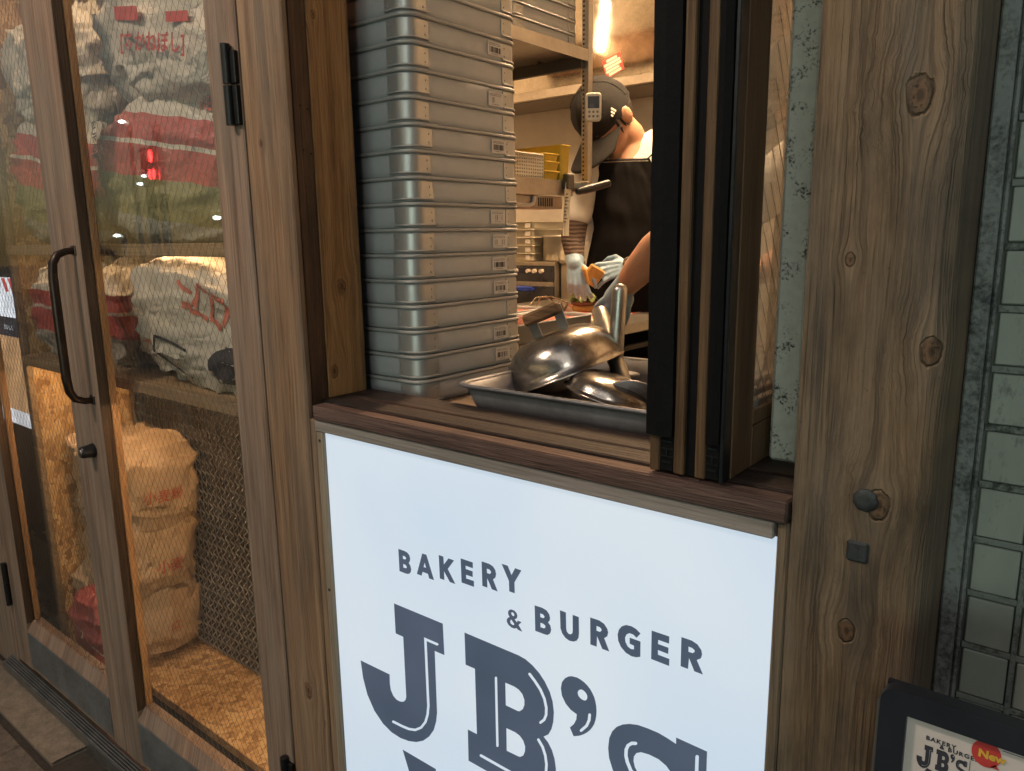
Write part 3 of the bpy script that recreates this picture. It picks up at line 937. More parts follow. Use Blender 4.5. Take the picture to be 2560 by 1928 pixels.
# ================================================================== menu stand bottom right
ms = thing('menu_stand', 'black framed menu stand with a paper menu at the bottom right corner', 'menu stand', (.02, -.14, 0))
M_mframe = plain('menu_frame_black', (.014, .016, .024), .42, var=.2, bump=.1)
M_paper = plain('menu_paper', (.62, .55, .52), .6, var=.04)
M_ink_b = plain('menu_ink', (.035, .035, .05), .6)
M_red = plain('menu_red', (.52, .05, .045), .5)
M_gold = plain('menu_gold', (.70, .42, .06), .5)
fx0, fx1, fz0, fz1 = -.1255, .20, .60, 1.1205
def slab(outer, y0, y1, hole=None):
    g = G()
    rings = [outer] + ([hole] if hole else [])
    g.poly(rings, lambda a, b: (a, y0, b))
    g.poly(rings, lambda a, b: (a, y1, b))
    for rg in rings:
        nn = len(rg)
        for i in range(nn):
            a, b = rg[i], rg[(i + 1) % nn]
            g.add([(a[0], y0, a[1]), (b[0], y0, b[1]), (b[0], y1, b[1]), (a[0], y1, a[1])], [(0, 1, 2, 3)])
    return g
slab(rrect(fx0, fx1, fz0, fz1, .013), -.150, -.136, rrect(-.1045, .178, .63, 1.0995, .001, 1)).build('frame', M_mframe, ms)
G().box(fx0 + .002, fx1 - .002, -.1355, -.130, fz0 + .002, fz1 - .002).build('back', M_mframe, ms)
G().box(fx0 - .0022, fx0 - .0003, -.149, -.131, fz0 + .01, fz1 - .014).build('edge_strip', M_steel, ms)
mp = G().box(-.1045, .178, -.1440, -.1362, .63, 1.0995).build('menu_sheet', M_paper, ms)
for sx in (-.10, .17):
    G().cyl((sx, -.14, 0), (sx, -.14, .61), .009, n=12).build('leg', M_mframe, ms)
    G().box(sx - .015, sx + .015, -.28, .02 - .03, .0, .018, .004).build('foot', M_mframe, ms)
def on_menu(cx, cz):
    return lambda a, b: (cx + a, -.1444, cz + b)
# small copy of the logo
ls = .0000178
lx0, lz0 = -.0958, 1.0765
for key in ("J", "B", "'", "S"):
    G().poly([[(a, b) for a, b in LET[key][0]]] + [[(a, b) for a, b in r] for r in LET[key][1:3]], lambda a, b: (-.0952 + (a / 10000 + 1.0176) * .0545, -.1444, 1.0905 - .0145 + (b / 10000 - .8865) * .085)).build('logo_letter', M_ink_b, mp)
text_obj('BAKERY', .0052, 'logo_line', M_ink_b, mp, on_menu(-.0895, 1.0812), .0002, 1.25)
text_obj('& BURGER', .0052, 'logo_line', M_ink_b, mp, on_menu(-.0790, 1.0772), .0002, 1.25)
G().poly([[(-.088, 1.0518), (-.0865, 1.0552), (-.083, 1.0545), (-.075, 1.0525), (-.066, 1.0535), (-.0605, 1.0505), (-.0615, 1.0465), (-.068, 1.0480), (-.076, 1.0475), (-.084, 1.0500)]], lambda a, b: (a, -.1444, b)).build('logo_banner', M_ink_b, mp)
text_obj('New', .0095, 'badge_text', M_gold, mp, lambda a, b: (-.0520 + a, -.1450, 1.0835 + b * 1.0), .0004)
ring = [(-.0465 + .0103 * math.cos(q), 1.0872 + .0118 * math.sin(q)) for q in (2 * math.pi * k / 24 for k in range(24))]
G().poly([ring], lambda a, b: (a, -.1446, b)).build('badge', M_red, mp)
G().poly([[(-.0395, 1.0805), (-.0365, 1.0765), (-.0430, 1.0770)]], lambda a, b: (a, -.1446, b)).build('badge_tail', M_red, mp)
G().box(-.0568, -.0565, -.1446, -.1440, .66, 1.076).build('rule', M_ink_b, mp)
G().box(-.036, .17, -.1446, -.1440, 1.0945, 1.0948).build('rule', M_ink_b, mp)

# ================================================================== storage cabinet behind the glass doors
M_kraft = plain('kraft_paper', (.42, .295, .175), .62, var=.16, vs=14, bump=.35, bs=60)
M_ply = wood('shelf_plywood', (.20, .125, .06), (.34, .225, .115), (.44, .31, .17), 'x', 'y', 26, seed=21)
M_ply_front = wood('shelf_edge', (.16, .10, .055), (.27, .18, .10), (.35, .25, .15), 'x', 'z', 40, seed=22)
M_chip = osb('chipboard')
M_mesh = plain('expanded_metal', (.58, .56, .53), .42, .5, var=.2)
M_redprint = plain('red_print', (.50, .07, .045), .6, var=.15, vs=30)
M_blackprint = plain('black_print', (.02, .02, .025), .5)
CW = thing('storage_cabinet', 'timber storage cabinet with sack shelves behind the glass doors', 'cabinet', (-2.1, .28, .06))
G().box(-3.3, -1.30, .452, .468, .0, 2.45).build('back_board', plain('cabinet_back', (.055, .045, .035), .8, var=.3), CW)
G().box(-1.312, -1.296, .06, .452, .0, 2.45).build('side_board', M_ply, CW)
G().box(-2.836, -2.802, .112, .130, .0, 2.45, .002).build('upright', M_ply_front, CW)
G().box(-2.820, -2.803, .1302, .45, .0, 2.45).build('end_board', M_chip, CW)
sf = G().box(-2.801, -1.313, .116, .45, 1.4855, 1.4955).build('shelf', M_ply, CW)
G().box(-2.801, -1.313, .10, .1158, 1.4655, 1.4955, .002).build('front_strip', M_ply_front, sf)
sf = G().box(-2.801, -1.313, .116, .45, 1.131, 1.141).build('shelf', M_ply, CW)
G().box(-2.801, -1.313, .10, .1158, 1.111, 1.141, .002).build('front_strip', M_ply_front, sf)
G().box(-3.3, -1.313, .185, .45, .055, .085, .002).build('floor_board', M_chip, CW)
G().box(-3.3, -1.313, .190, .45, -.02, .054).build('plinth', M_dark_void, CW)
G().box(-3.3, -1.25, .03, .189, -.03, .012).build('doorstep_board', M_dark_void, CW)
# expanded metal sheet across the back
g = G()
cx, cz = .0285, .036
nx_ = int((2.83 - 1.32) / cx)
nz_ = int((1.10 - .09) / cz)
for j in range(nz_):
    for i in range(nx_):
        x = -2.83 + i * cx
        z = .09 + j * cz
        for s in (1, -1):
            xa, xb = (x, x + cx / 2) if s > 0 else (x + cx, x + cx / 2)
            a = Vector((xa, .435, z))
            b = Vector((xb, .428, z + cz / 2))
            c = Vector((xa, .435, z + cz))
            for p, q in ((a, b), (b, c)):
                w = .0055
                g.add([p + Vector((-w, .004, 0)), p + Vector((w, -.004, 0)), q + Vector((w, -.004, 0)), q + Vector((-w, .004, 0))], [(0, 1, 2, 3)])
g.build('expanded_metal_sheet', M_mesh, CW, kind='stuff')


def sack_mat(name, bands, wob=.022, base_var=.1, axis=2, slope=.0):
    """paper sack printed in bands across its height (object space)"""
    t = NT(name)
    o = t.obj()
    xs = t.sep(o)
    n1 = t.noise(o, 7, 3)
    h = t.math('MULTIPLY_ADD', t.math('SUBTRACT', n1, .5), wob, xs[axis])
    h = t.math('MULTIPLY_ADD', xs[0], slope, h)
    f = t.math('MULTIPLY_ADD', h, 2.0, .5)
    stops = [(max(0, min(1, z * 2 + .5)), c) for z, c in bands]
    c = t.ramp(f, stops, 'CONSTANT')
    c = t.mix(t.math('MULTIPLY', t.noise(o, 25, 4), base_var * 2), c, (.25, .2, .14))
    cr1 = t.math('ABSOLUTE', t.math('SUBTRACT', t.noise(o, 7, 2, .5, .6), .5))
    cr2 = t.math('ABSOLUTE', t.math('SUBTRACT', t.noise(o, 27, 2, .5, .8), .5))
    hh = t.math('ADD', t.math('MULTIPLY', t.math('MINIMUM', cr1, .12), 1.6), t.math('MULTIPLY', t.math('MINIMUM', cr2, .10), .35))
    hh = t.math('MULTIPLY_ADD', t.noise(o, 70, 3), .05, hh)
    t.principled(c, .48, 0, t.bump(hh, .6, .05), .4)
    return t.m


WHT = (.56, .50, .40)
RED = (.42, .055, .045)
OLV = (.20, .185, .07)
GRY = (.30, .29, .25)
M_sack_rg = sack_mat('sack_red_green', [(-.25, (.26, .25, .20)), (-.115, OLV), (-.018, RED), (.058, WHT), (.069, RED), (.130, WHT)], slope=.15)
M_sack_w = sack_mat('sack_white', [(-.25, WHT), (0.0, (.58, .51, .40))])
M_sack_wr = sack_mat('sack_white_red', [(-.25, (.34, .31, .26)), (-.06, RED), (.01, (.5, .42, .35)), (.02, RED), (.07, WHT)])
M_sack_pink = sack_mat('sack_pink_green', [(-.25, OLV), (-.02, (.28, .045, .04)), (.04, WHT), (.046, (.32, .06, .06))], slope=.5)
M_kraft = sack_mat('kraft_sack_paper', [(-.25, (.42, .295, .175)), (.0, (.43, .30, .18))])


def sack(name, label, cat, x0, x1, y0, y1, z0, z1, mat, seed, wr=.012, e1=.55, e2=.5, group='flour sacks in the cabinet', nu=120, nv=64, rot=0.0):
    cx, cy_, cz_ = (x0 + x1) / 2, (y0 + y1) / 2, (z0 + z1) / 2
    a, b, c = (x1 - x0) / 2, (y1 - y0) / 2, (z1 - z0) / 2

    def sp(v, e):
        return math.copysign(abs(v) ** e, v)

    def fn(u, v):
        th = u * 2 * math.pi
        ph = (v - .5) * math.pi
        cp = sp(math.cos(ph), e2)
        x = sp(math.cos(th), e1) * cp
        y = sp(math.sin(th), e1) * cp
        z = sp(math.sin(ph), e2 * 1.35)
        # sewn ends flatten, middle sags outward
        z *= 1 - .28 * abs(x) ** 5
        P = Vector((x * a, y * b, z * c))
        q = P * 9 + Vector((seed * 3.1, seed, seed * 7))
        r1 = 1 - abs(noise.noise(q)) * 2
        r2 = 1 - abs(noise.noise(q * 2.3 + Vector((5, 2, 1)))) * 2
        r3 = noise.noise(q * .45)
        r4 = 1 - abs(noise.noise(Vector((q.x * .55, q.y * .55, q.z * 1.9)) + Vector((9, 4, 2)))) * 2
        fold = max(0, r4) ** 6
        r5 = abs(noise.noise(q * 4.7))
        d = wr * (.8 * r1 * abs(r1) + .30 * r2 + 1.4 * r3 + .8 * fold - .12 * r5)
        nrm = Vector((x / a, y / b, z / c)).normalized()
        P += nrm * d
        if P.z < -c:
            P.z = -c
        if rot:
            P = Vector((P.x * math.cos(rot) - P.y * math.sin(rot), P.x * math.sin(rot) + P.y * math.cos(rot), P.z))
        return P + Vector((cx, cy_, cz_))
    g = G().grid(fn, nu, nv)
    o = g.build(name, mat, None, origin=(cx, cy_, cz_))
    return tag(o, label, cat, group)


s2 = sack('flour_sack', 'red white and green flour sack lying on the eye level shelf of the right door', 'sack', -2.185, -1.50, .145, .415, 1.497, 1.835, M_sack_rg, 2.0, .020, rot=R(8))
s1 = sack('flour_sack', 'cream flour sack with red Japanese lettering on top of the red and green sack', 'sack', -2.10, -1.42, .150, .42, 1.815, 2.16, M_sack_w, 5.0, .026, rot=R(8))
sack('flour_sack', 'red white and green flour sack seen left of the door pull handle, eye level shelf', 'sack', -2.79, -2.30, .125, .43, 1.497, 1.86, M_sack_rg, 8.0, .022)
sack('flour_sack', 'cream flour sack at the top left corner above the left red sack', 'sack', -2.78, -2.26, .15, .43, 1.842, 2.15, M_sack_w, 11.0, .028)
s3 = sack('flour_sack', 'crumpled white flour sack with red and black print on the middle shelf, brightly lit', 'sack', -2.13, -1.40, .128, .43, 1.142, 1.446, M_sack_w, 14.0, .028)
sack('flour_sack', 'small red topped flour sack behind the white sack on the middle shelf', 'sack', -2.38, -2.13, .17, .42, 1.142, 1.43, M_sack_wr, 17.0, .022)
sack('flour_sack', 'red and white flour sack on the middle shelf left of the pull handle', 'sack', -2.79, -2.42, .14, .43, 1.142, 1.44, M_sack_wr, 19.0, .022)
kr = []
for i, (za, zb_, lab, dx) in enumerate(((.086, .375, 'brown kraft flour sack at the bottom of the floor stack in the right door', -.05), (.330, .620, 'brown kraft flour sack in the middle of the floor stack in the right door', -.02), (.570, .850, 'brown kraft flour sack on top of the floor stack in the right door', .0))):
    kr.append(sack('kraft_sack', lab, 'sack', -2.80 + dx * .3, -2.375 + dx, .205, .425, za, zb_, M_kraft, 23.0 + i * 3, .026, e1=.32, e2=.24, group='kraft sacks on the cabinet floor'))
sack('flour_sack', 'pink and green flour sack at the floor behind the left door', 'sack', -2.66, -2.44, .095, .200, .013, .365, M_sack_pink, 41.0, .016)
sack('kraft_sack', 'grey crumpled sack at the floor in the far left of the cabinet', 'sack', -3.25, -2.90, .19, .42, .086, .60, plain('grey_sack', (.25, .235, .21), .6, bump=.4), 44.0, .024, group='kraft sacks on the cabinet floor')


def on_sack(x, z, y, ang=0.0):
    ca, sa = math.cos(ang), math.sin(ang)
    return lambda a, b: (x + a * ca - b * sa, y, z + a * sa + b * ca)


def hugging(ob, x, z, ang=0.0, lift=.0025, sx=1.0, span=.28):
    """map flat print onto the front of a sack; short folds are bridged"""
    ca, sa = math.cos(ang), math.sin(ang)

    def ray(X, Z):
        hit, loc, nrm, _ = ob.ray_cast(Vector((X, -1.0, Z)) - ob.location, Vector((0, 1, 0)))
        return (loc.y + ob.location.y) if hit else None
    def near(k0, k1):
        q = [r_ for r_ in (ray(x + span * k / 12 * ca - j * .04 * sa, z + span * k / 12 * sa + j * .04 * ca) for k in range(k0, k1) for j in (0, .5, 1)) if r_ is not None]
        return min(q) if q else None
    ya, yb = near(0, 7), near(6, 13)
    ya = yb if ya is None else ya
    yb = ya if yb is None else yb
    ya = .2 if ya is None else ya
    yb = .2 if yb is None else yb

    def fn(a, b):
        a *= sx
        X, Z = x + a * ca - b * sa, z + a * sa + b * ca
        f_ = max(-.1, min(1.1, a / max(span, .02)))
        y = ya + (yb - ya) * f_
        if span < .02:
            y = ray(X, Z)
            y = ya if y is None else y
        return (X, y - lift, Z)
    return fn


bpy.context.view_layer.update()
text_obj('[あかねぼし]', .046, 'printed_name', M_redprint, s1, hugging(s1, -1.895, 1.944, R(-9), lift=.008), .001)
hb1 = hugging(s1, -1.905, 2.008, span=.1)
hb2 = hugging(s1, -1.745, 1.984, span=.1)
G().grid(lambda u, v: hb1(.10 * u, -.016 * u + .03 * v), 8, 3).build('printed_block', M_redprint, s1)
G().grid(lambda u, v: hb2(.10 * u, -.016 * u + .022 * v), 8, 3).build('printed_block', M_redprint, s1)
text_obj('NEW', .045, 'printed_word', M_redprint, s2, hugging(s2, -1.72, 1.80, R(-9), span=.12), .001)
text_obj('EUK/04', .03, 'printed_date', M_blackprint, s2, hugging(s2, -2.085, 1.80, R(-82), span=.12), .0005)
def blob(cx, cz_, rx, rz, seed, name, mat, ob, n=26):
    f0 = hugging(ob, cx, cz_, span=.001)
    def fn(u, v):
        th = u * 2 * math.pi
        r = (1 + .35 * noise.noise((math.cos(th) * 1.7, math.sin(th) * 1.7, seed))) * v
        return f0(rx * r * math.cos(th), rz * r * math.sin(th))
    return G().grid(fn, n, 6).build(name, mat, ob)
M_redlite = plain('red_print_pale', (.55, .16, .10), .6, var=.3, vs=40)
blob(-1.585, 1.215, .075, .050, 4, 'printed_mark', M_blackprint, s3)
_hs = hugging(s3, 0, 0, span=.001)
rn = random.Random(5)
for (cx_, cz_, w_, h_, an) in ((-1.735, 1.395, .060, .012, -.5), (-1.690, 1.372, .016, .050, -.4), (-1.655, 1.392, .050, .012, -.45), (-1.640, 1.350, .014, .052, -.5), (-1.600, 1.372, .046, .013, -.4), (-1.690, 1.330, .050, .012, -.45), (-1.635, 1.312, .052, .014, -.5), (-1.585, 1.330, .014, .048, -.35), (-1.720, 1.352, .024, .016, -.3)):
    ca_, sa_ = math.cos(an), math.sin(an)
    G().grid(lambda u, v: _hs(cx_ + (u - .5) * w_ * ca_ - (v - .5) * h_ * sa_ + .004 * noise.noise((u * 3, v * 3, cx_ * 40)), cz_ + (u - .5) * w_ * sa_ + (v - .5) * h_ * ca_ + .004 * noise.noise((u * 3, v * 3, cz_ * 60))), 8, 4).build('printed_stroke', M_redlite, s3)
text_obj('C', .12, 'printed_ring', M_redlite, s3, hugging(s3, -2.08, 1.17, 0, sx=1.1, span=.001), .001)
_h3 = hugging(s3, -1.86, 1.23, span=.001)
f0 = lambda a, b: _h3(a + 1.86, b - 1.23)
g = G()
path = [f0(*p) for p in ((-1.86, 1.272), (-1.82, 1.265), (-1.775, 1.255), (-1.745, 1.243))]
g.tube(path, .0035, 5)
g.tube([f0(*p) for p in ((-1.86, 1.272), (-1.862, 1.235), (-1.845, 1.195), (-1.82, 1.18), (-1.76, 1.172))], .0028, 5)
g.build('marker_line', M_blackprint, s3)
M_kred = plain('kraft_red', (.42, .10, .05), .6)
def hug_side(ob, y, z, ang=0.0):
    """print on the right-hand side of a sack"""
    ca, sa = math.cos(ang), math.sin(ang)
    def fn(a, b):
        Y, Z = y + a * ca - b * sa, z + a * sa + b * ca
        hit, loc, nrm, _ = ob.ray_cast(Vector((0, Y, Z)) - ob.location, Vector((-1, 0, 0)))
        return ((loc.x + ob.location.x + .0025) if hit else -2.5, Y, Z)
    return fn
for ob, txt, yy, zz in ((kr[0], 'ロ', .30, .20), (kr[1], '小麦', .27, .43), (kr[2], '小麦粉', .24, .68)):
    text_obj(txt, .045, 'printed_name', M_kred, ob, hug_side(ob, yy, zz, R(-4)), .0006)

# lamps in the cabinet
WARM = (1.0, .64, .33)
def led_bar(label, x0, x1, y, z, strength, cat='lamp', w=.02):
    t_ = thing('led_bar', label, cat, ((x0 + x1) / 2, y, z), 'warm lamp bars in the cabinet')
    G().box(x0, x1, y - w / 2, y + w / 2, z + .004, z + .014, .002).build('housing', M_steel, t_)
    G().box(x0 + .005, x1 - .005, y - w / 2 + .003, y + w / 2 - .003, z, z + .0035).build('diffuser', emitter('led_warm', WARM, strength), t_)
    return t_
led_bar('warm lamp bar under the eye level cabinet shelf', -2.75, -1.40, .145, 1.471, 13.0)
led_bar('warm lamp bar under the middle cabinet shelf', -2.75, -1.40, .15, 1.1165, 100.0)
led_bar('warm lamp bar at the top of the storage cabinet', -2.75, -1.40, .12, 2.28, 40.0)

t_ = thing('led_bar', 'added upright lamp bar hidden behind the door stile to brighten the cabinet floor', 'lamp', (-1.325, .14, .2), 'warm lamp bars in the cabinet')  # extra bar added out of sight to brighten the cabinet floor
G().box(-1.322, -1.3125, .13, .15, .15, 1.02).build('housing', M_steel, t_)
G().box(-1.3265, -1.3225, .133, .147, .16, 1.01).build('diffuser', emitter('led_floor_fill', WARM, 90.0), t_)

# lit menu screen beyond the cabinet
sd = thing('menu_screen', 'lit menu screen with white and food picture panels at the far left edge', 'screen', (-3.15, .19, 0))
scr = [((.80, .86, .92), .9, 1.245, 1.385), ((.03, .035, .05), .5, 1.175, 1.245), ((.46, .27, .13), .75, .90, 1.175), ((.72, .74, .78), .85, .845, .90)]
G().box(-3.42, -2.945, .172, .20, .40, 1.40, .003).build('cabinet_body', M_mframe, sd)
for c, st, a, b in scr:
    t = NT('screen_band')
    t.principled(tuple(x * .3 for x in c), .3, emit=t.ramp(t.noise(t.pos(), 14, 3), [(.35, tuple(x * .55 for x in c)), (.7, c)]), estr=st * 2.2)
    G().box(-3.40, -2.950, .1695, .1715, a, b).build('screen_panel', t.m, sd)
for xx in (-3.10, -3.04):
    G().poly([[(xx, 1.383), (xx + .03, 1.383), (xx + .055, 1.335), (xx + .025, 1.335)]], lambda a, b: (a, .169, b)).build('red_stripe', emitter('screen_red', (.8, .08, .06), .8), sd)
text_obj('おいしく', .022, 'screen_text', emitter('screen_white', (.7, .75, .8), .8), sd, lambda a, b: (-3.14 + a, .169, 1.20 + b), .0005)

# ================================================================== kitchen shell
M_kwall = plain('kitchen_wall', (.58, .52, .44), .55, var=.08, vs=3)
M_kfloor = plain('kitchen_floor', (.10, .085, .07), .5, var=.2)
M_kceil = plain('kitchen_ceiling', (.60, .54, .45), .7, var=.05)
M_counter = wood('counter_wood', (.07, .045, .028), (.16, .105, .065), (.26, .18, .12), 'x', 'y', 50, seed=31, stain=(.03, .022, .016), stain_amt=.5)
struct(G().box(-3.4, .5, .50, 2.75, .22, .32).build('kitchen_floor', M_kfloor))
struct(G().box(-1.288, .5, .165, .4995, .22, .32).build('kitchen_floor', M_kfloor))
struct(G().box(-3.4, .5, .02, 2.75, 2.80, 2.86).build('kitchen_ceiling', M_kceil))
struct(G().box(-3.4, .5, 2.62, 2.75, .2, 2.80).build('kitchen_wall_back', M_kwall))
struct(G().box(-3.5, -3.4, .02, 2.75, 0, 2.86).build('kitchen_wall_left', M_kwall))
struct(G().box(.40, .5, .22, 2.75, 0, 2.86).build('kitchen_wall_right', M_kwall))
struct(G().box(-3.4, -1.29, .470, .500, .3, 2.80).build('kitchen_wall_front', M_kwall))
struct(G().box(-1.29, .45, .12, .164, .2, 1.176).build('kitchen_wall_below_window', M_dark_void))
struct(G().box(-3.9, 1.8, .0, .60, 2.62, 3.6).build('facade_beam', M_sash_side))
struct(G().box(-.2585, .45, .11, .22, 1.19, 2.62).build('kitchen_wall_beside_window', M_kwall))

wc = thing('window_counter', 'dark timber counter inside the serving window carrying trays and a pan', 'counter', (-.8, .4, .32))
G().box(-1.288, -.30, .1685, .62, 1.158, 1.190, .002).build('top', M_counter, wc)
for xx in (-1.24, -.40):
    G().box(xx, xx + .04, .56, .60, .32, 1.157).build('leg', M_steel, wc)

# ================================================================== aluminium trays
def alu(name, col=(.55, .52, .47), rough=.38, metal=.8):
    t = NT(name)
    p = t.pos()
    xs = t.sep(p)
    br = t.noise(t.comb(t.math('MULTIPLY', xs[0], 30.0), t.math('MULTIPLY', xs[1], 30.0), t.math('MULTIPLY', xs[2], 900.0)), 1.0, 2)
    n1 = t.noise(p, 11, 4, .6)
    n2 = t.noise(p, 60, 4, .7)
    sm = t.ramp(t.noise(t.comb(xs[0], xs[1], t.math('MULTIPLY', xs[2], 2.5)), 26, 4, .7), [(.58, 0), (.75, 1)])
    c = t.mix(t.math('MULTIPLY_ADD', n2, .4, t.math('MULTIPLY', n1, .5)), tuple(x * .82 for x in col), tuple(min(1, x * 1.12) for x in col))
    rr = t.math('ADD', t.math('MULTIPLY_ADD', n1, .16, rough - .10), t.math('MULTIPLY', sm, .12))
    h = t.math('MULTIPLY_ADD', br, .2, n2)
    t.principled(c, rr, metal, t.bump(h, .05, .001))
    return t.m


M_alu = alu('tray_aluminium', (.46, .46, .455), .60, .22)
M_alu_c = alu('tray_corner_plate', (.47, .46, .44), .42, .6)
M_alu_rim = alu('tray_rim', (.40, .385, .365), .62, .25)
M_label = plain('label_paper', (.62, .56, .50), .6, var=.05)
M_barc = plain('label_ink', (.06, .05, .045), .6)
TWX, TDY, TPZ, TR = .270, .315, .0468, .028


def make_tray(name, label, cat, loc, with_label=True, group=None, extra=None):
    t_ = thing(name, label, cat, loc, group)
    L = Vector(loc)
    w, d = TWX / 2, TDY / 2

    def ring(inset, z, r=TR, n=7):
        return [Vector((a, b, z)) + L for a, b in rrect(-w + inset, w - inset, -d + inset, d - inset, max(.006, r - inset), n)]
    g = G().loft([ring(.0035, 0.0), ring(.0015, .0015), ring(.0012, .012), ring(.0012, .0440), ring(.0022, .0448), ring(.0042, .0440), ring(.0046, .012), ring(.008, .0045)], True, True)
    body = g.build('body', M_alu, t_)
    rim = ring(-.0012, .0415, TR + .0012, 8)
    rim2 = rim + [rim[0], rim[1]]
    g = G()
    rings = []
    N = len(rim)
    cross = [(-.0012, -.0032), (.0022, -.0034), (.0036, -.0012), (.0036, .0016), (.002, .0034), (-.0012, .0036)]
    rings = [[Vector((a, b, .0428 + dz)) + L for a, b in rrect(-w - dd, w + dd, -d - dd, d + dd, TR + dd, 8)] for dd, dz in cross]
    g.loft(rings, False, False)
    g.build('rim', M_alu_rim, t_)
    for sx in (1, -1):
        for sy in (1, -1):
            pts = []
            o = .0010
            cx_, cy_ = sx * (w - TR), sy * (d - TR)
            pts.append((sx * (w + o), sy * (d - TR - .024)))
            for k in range(9):
                a = R(90 * k / 8)
                pts.append((cx_ + sx * (TR + o) * math.cos(a), cy_ + sy * (TR + o) * math.sin(a)))
            pts.append((sx * (w - TR - .024), sy * (d + o)))
            zz = [.0025, .0035, .0375]
            g = G()
            n = len(pts)
            rr_ = [[Vector((a, b, z)) + L for a, b in pts] for z in (.0045, .0365)]
            g.loft(rr_, False, False, closed=False)
            # sheet ends
            for e in (0, n - 1):
                a, b = pts[e]
                q = (sx * (w - .001), b) if e == 0 else (a, sy * (d - .001))
                g.add([Vector((a, b, .0045)) + L, Vector((a, b, .0365)) + L, Vector((q[0], q[1], .0365)) + L, Vector((q[0], q[1], .0045)) + L], [(0, 1, 2, 3)])
            cp = g.build('corner_plate', M_alu_c, t_)
            g = G()
            lip = [Vector((a * 1.0 + sx * .0008, b + sy * .0008, .0052)) + L for a, b in pts]
            g.tube(lip, .0019, 6)
            g.build('lip', M_alu_rim, cp)
            g = G()
            for (a, b, nx__, ny__) in ((sx * (w - TR - .016), sy * (d + .0012), 0, sy), (sx * (w + .0012), sy * (d - TR - .016), sx, 0)):
                for z in (.013, .028):
                    c = Vector((a, b, z)) + L
                    g.ellipsoid(c, .0019 if not nx__ else .0009, .0019 if not ny__ else .0009, .0019, n=8, m=5)
            g.build('rivet_row', M_alu_rim, cp, kind='stuff')
    if with_label:
        add_label(t_, L, random.uniform(-.004, .006), with_label)
    return t_


def add_label(t_, L, dy, style):
    w = TWX / 2
    x = w + .0009 + L.x - .0012 + .0012
    y0, z0 = L.y + .062 + dy, L.z + .0075 + random.uniform(-.002, .002)
    lw, lh = .046, .0265
    pb = G().box(x, x + .0005, y0, y0 + lw, z0, z0 + lh).build('label', M_label, t_)
    g = G()
    rnd = random.Random(int((L.z + L.y) * 1000))
    yy = y0 + .006
    while yy < y0 + lw - .008:
        bw_ = rnd.choice((.0006, .001, .0016))
        if style != 2 or rnd.random() < .35:
            g.box(x + .0005, x + .0008, yy, yy + bw_, z0 + .006, z0 + .0165)
        yy += bw_ + rnd.choice((.0006, .0012, .0028))
    for k in range(9):
        yy = y0 + .004 + k * .004
        g.box(x + .0005, x + .0008, yy, yy + rnd.uniform(.0012, .003), z0 + .0195, z0 + .0205)
        g.box(x + .0005, x + .0008, yy, yy + rnd.uniform(.0012, .003), z0 + .0222, z0 + .0232)
    for k in range(5):
        g.box(x + .0005, x + .0008, y0 + .012 + k * .004, y0 + .0145 + k * .004, z0 + .0028, z0 + .0038)
    g.build('barcode', M_barc, pb, kind='stuff')


ORD = ['bottom', 'second', 'third', 'fourth', 'fifth', 'sixth', 'seventh', 'eighth', 'ninth', 'tenth', 'eleventh', 'twelfth', 'thirteenth', 'fourteenth', 'fifteenth', 'sixteenth', 'seventeenth']
lab_style = {1: 1, 2: 1, 4: 1, 5: 1, 6: 2, 7: 2, 9: 0, 10: 1, 11: 0, 12: 2, 13: 0, 14: 1}
base_tray = None
for i in range(17):
    z = 1.1905 + i * TPZ
    lean = i / 16
    loc = (-1.008 - TWX / 2 - .030 * lean + random.uniform(-.0012, .0012), .1700 + .030 * lean + TDY / 2 + random.uniform(-.0012, .0012), z)
    lab = ('bottom aluminium tray of the tall stack on the window counter' if i == 0 else ('topmost aluminium tray of the tall stack inside the window' if i == 16 else '%s aluminium tray from the bottom of the tall window stack' % ORD[i]))
    if base_tray is None:
        base_tray = make_tray('aluminium_tray', lab, 'tray', loc, False, 'aluminium trays stacked inside the window')
        tr_ = base_tray
        bpy.context.view_layer.update()
    else:
        # copy without labels
        def cp(o, par):
            c = o.copy()
            COL.objects.link(c)
            c.parent = par
            for ch in o.children:
                if not ch.name.startswith('label'):
                    cp(ch, c)
            return c
        tr_ = cp(base_tray, None)
        tr_.location = loc
        tr_['label'] = lab
    if i > 1:
        tr_.rotation_euler = (0, 0, random.uniform(-.011, .011))
    if lab_style.get(i):
        st = lab_style[i]
        add_label(tr_, Vector(loc), random.uniform(-.006, .004), st)

# ================================================================== roasting pan with cloches on the window counter
M_pan = plain('dark_roasting_pan', (.17, .165, .175), .46, .45, var=.2, vs=14, bump=.12, bs=80)
M_cloche = plain('worn_steel_cloche', (.34, .305, .27), .24, .95, var=.28, vs=26, bump=.10, bs=120, rvar=.10)
M_tube = plain('satin_steel_tube', (.42, .39, .35), .33, 1.0, var=.18, vs=30, bump=.1)
M_hwood = wood('handle_wood', (.06, .028, .012), (.17, .085, .036), (.30, .16, .075), 'x', 'z', 160, seed=41)
pan = thing('roasting_pan', 'deep grey metal roasting pan on the window counter holding steel cloches', 'pan', (-.66, .36, 1.19))
def pr(inset, z, r=.022):
    return [Vector((a, b, z)) for a, b in rrect(-.898 + inset, -.38 - inset, .152 + inset, .565 - inset, r, 6)]
g = G().loft([pr(.036, 1.1908), pr(.025, 1.193), pr(.016, 1.213), pr(.006, 1.2462), pr(.0085, 1.2462), pr(.019, 1.213), pr(.030, 1.1962), pr(.040, 1.1945)], True, True)
g.build('body', M_pan, pan)
g = G()
rings = []
for dd, dz in ((.004, -.003), (.0, -.0035), (-.0030, -.001), (-.0030, .0022), (.0, .0042), (.0045, .0035), (.0065, .0005)):
    rings.append(pr(dd, 1.2465 + dz, .024))
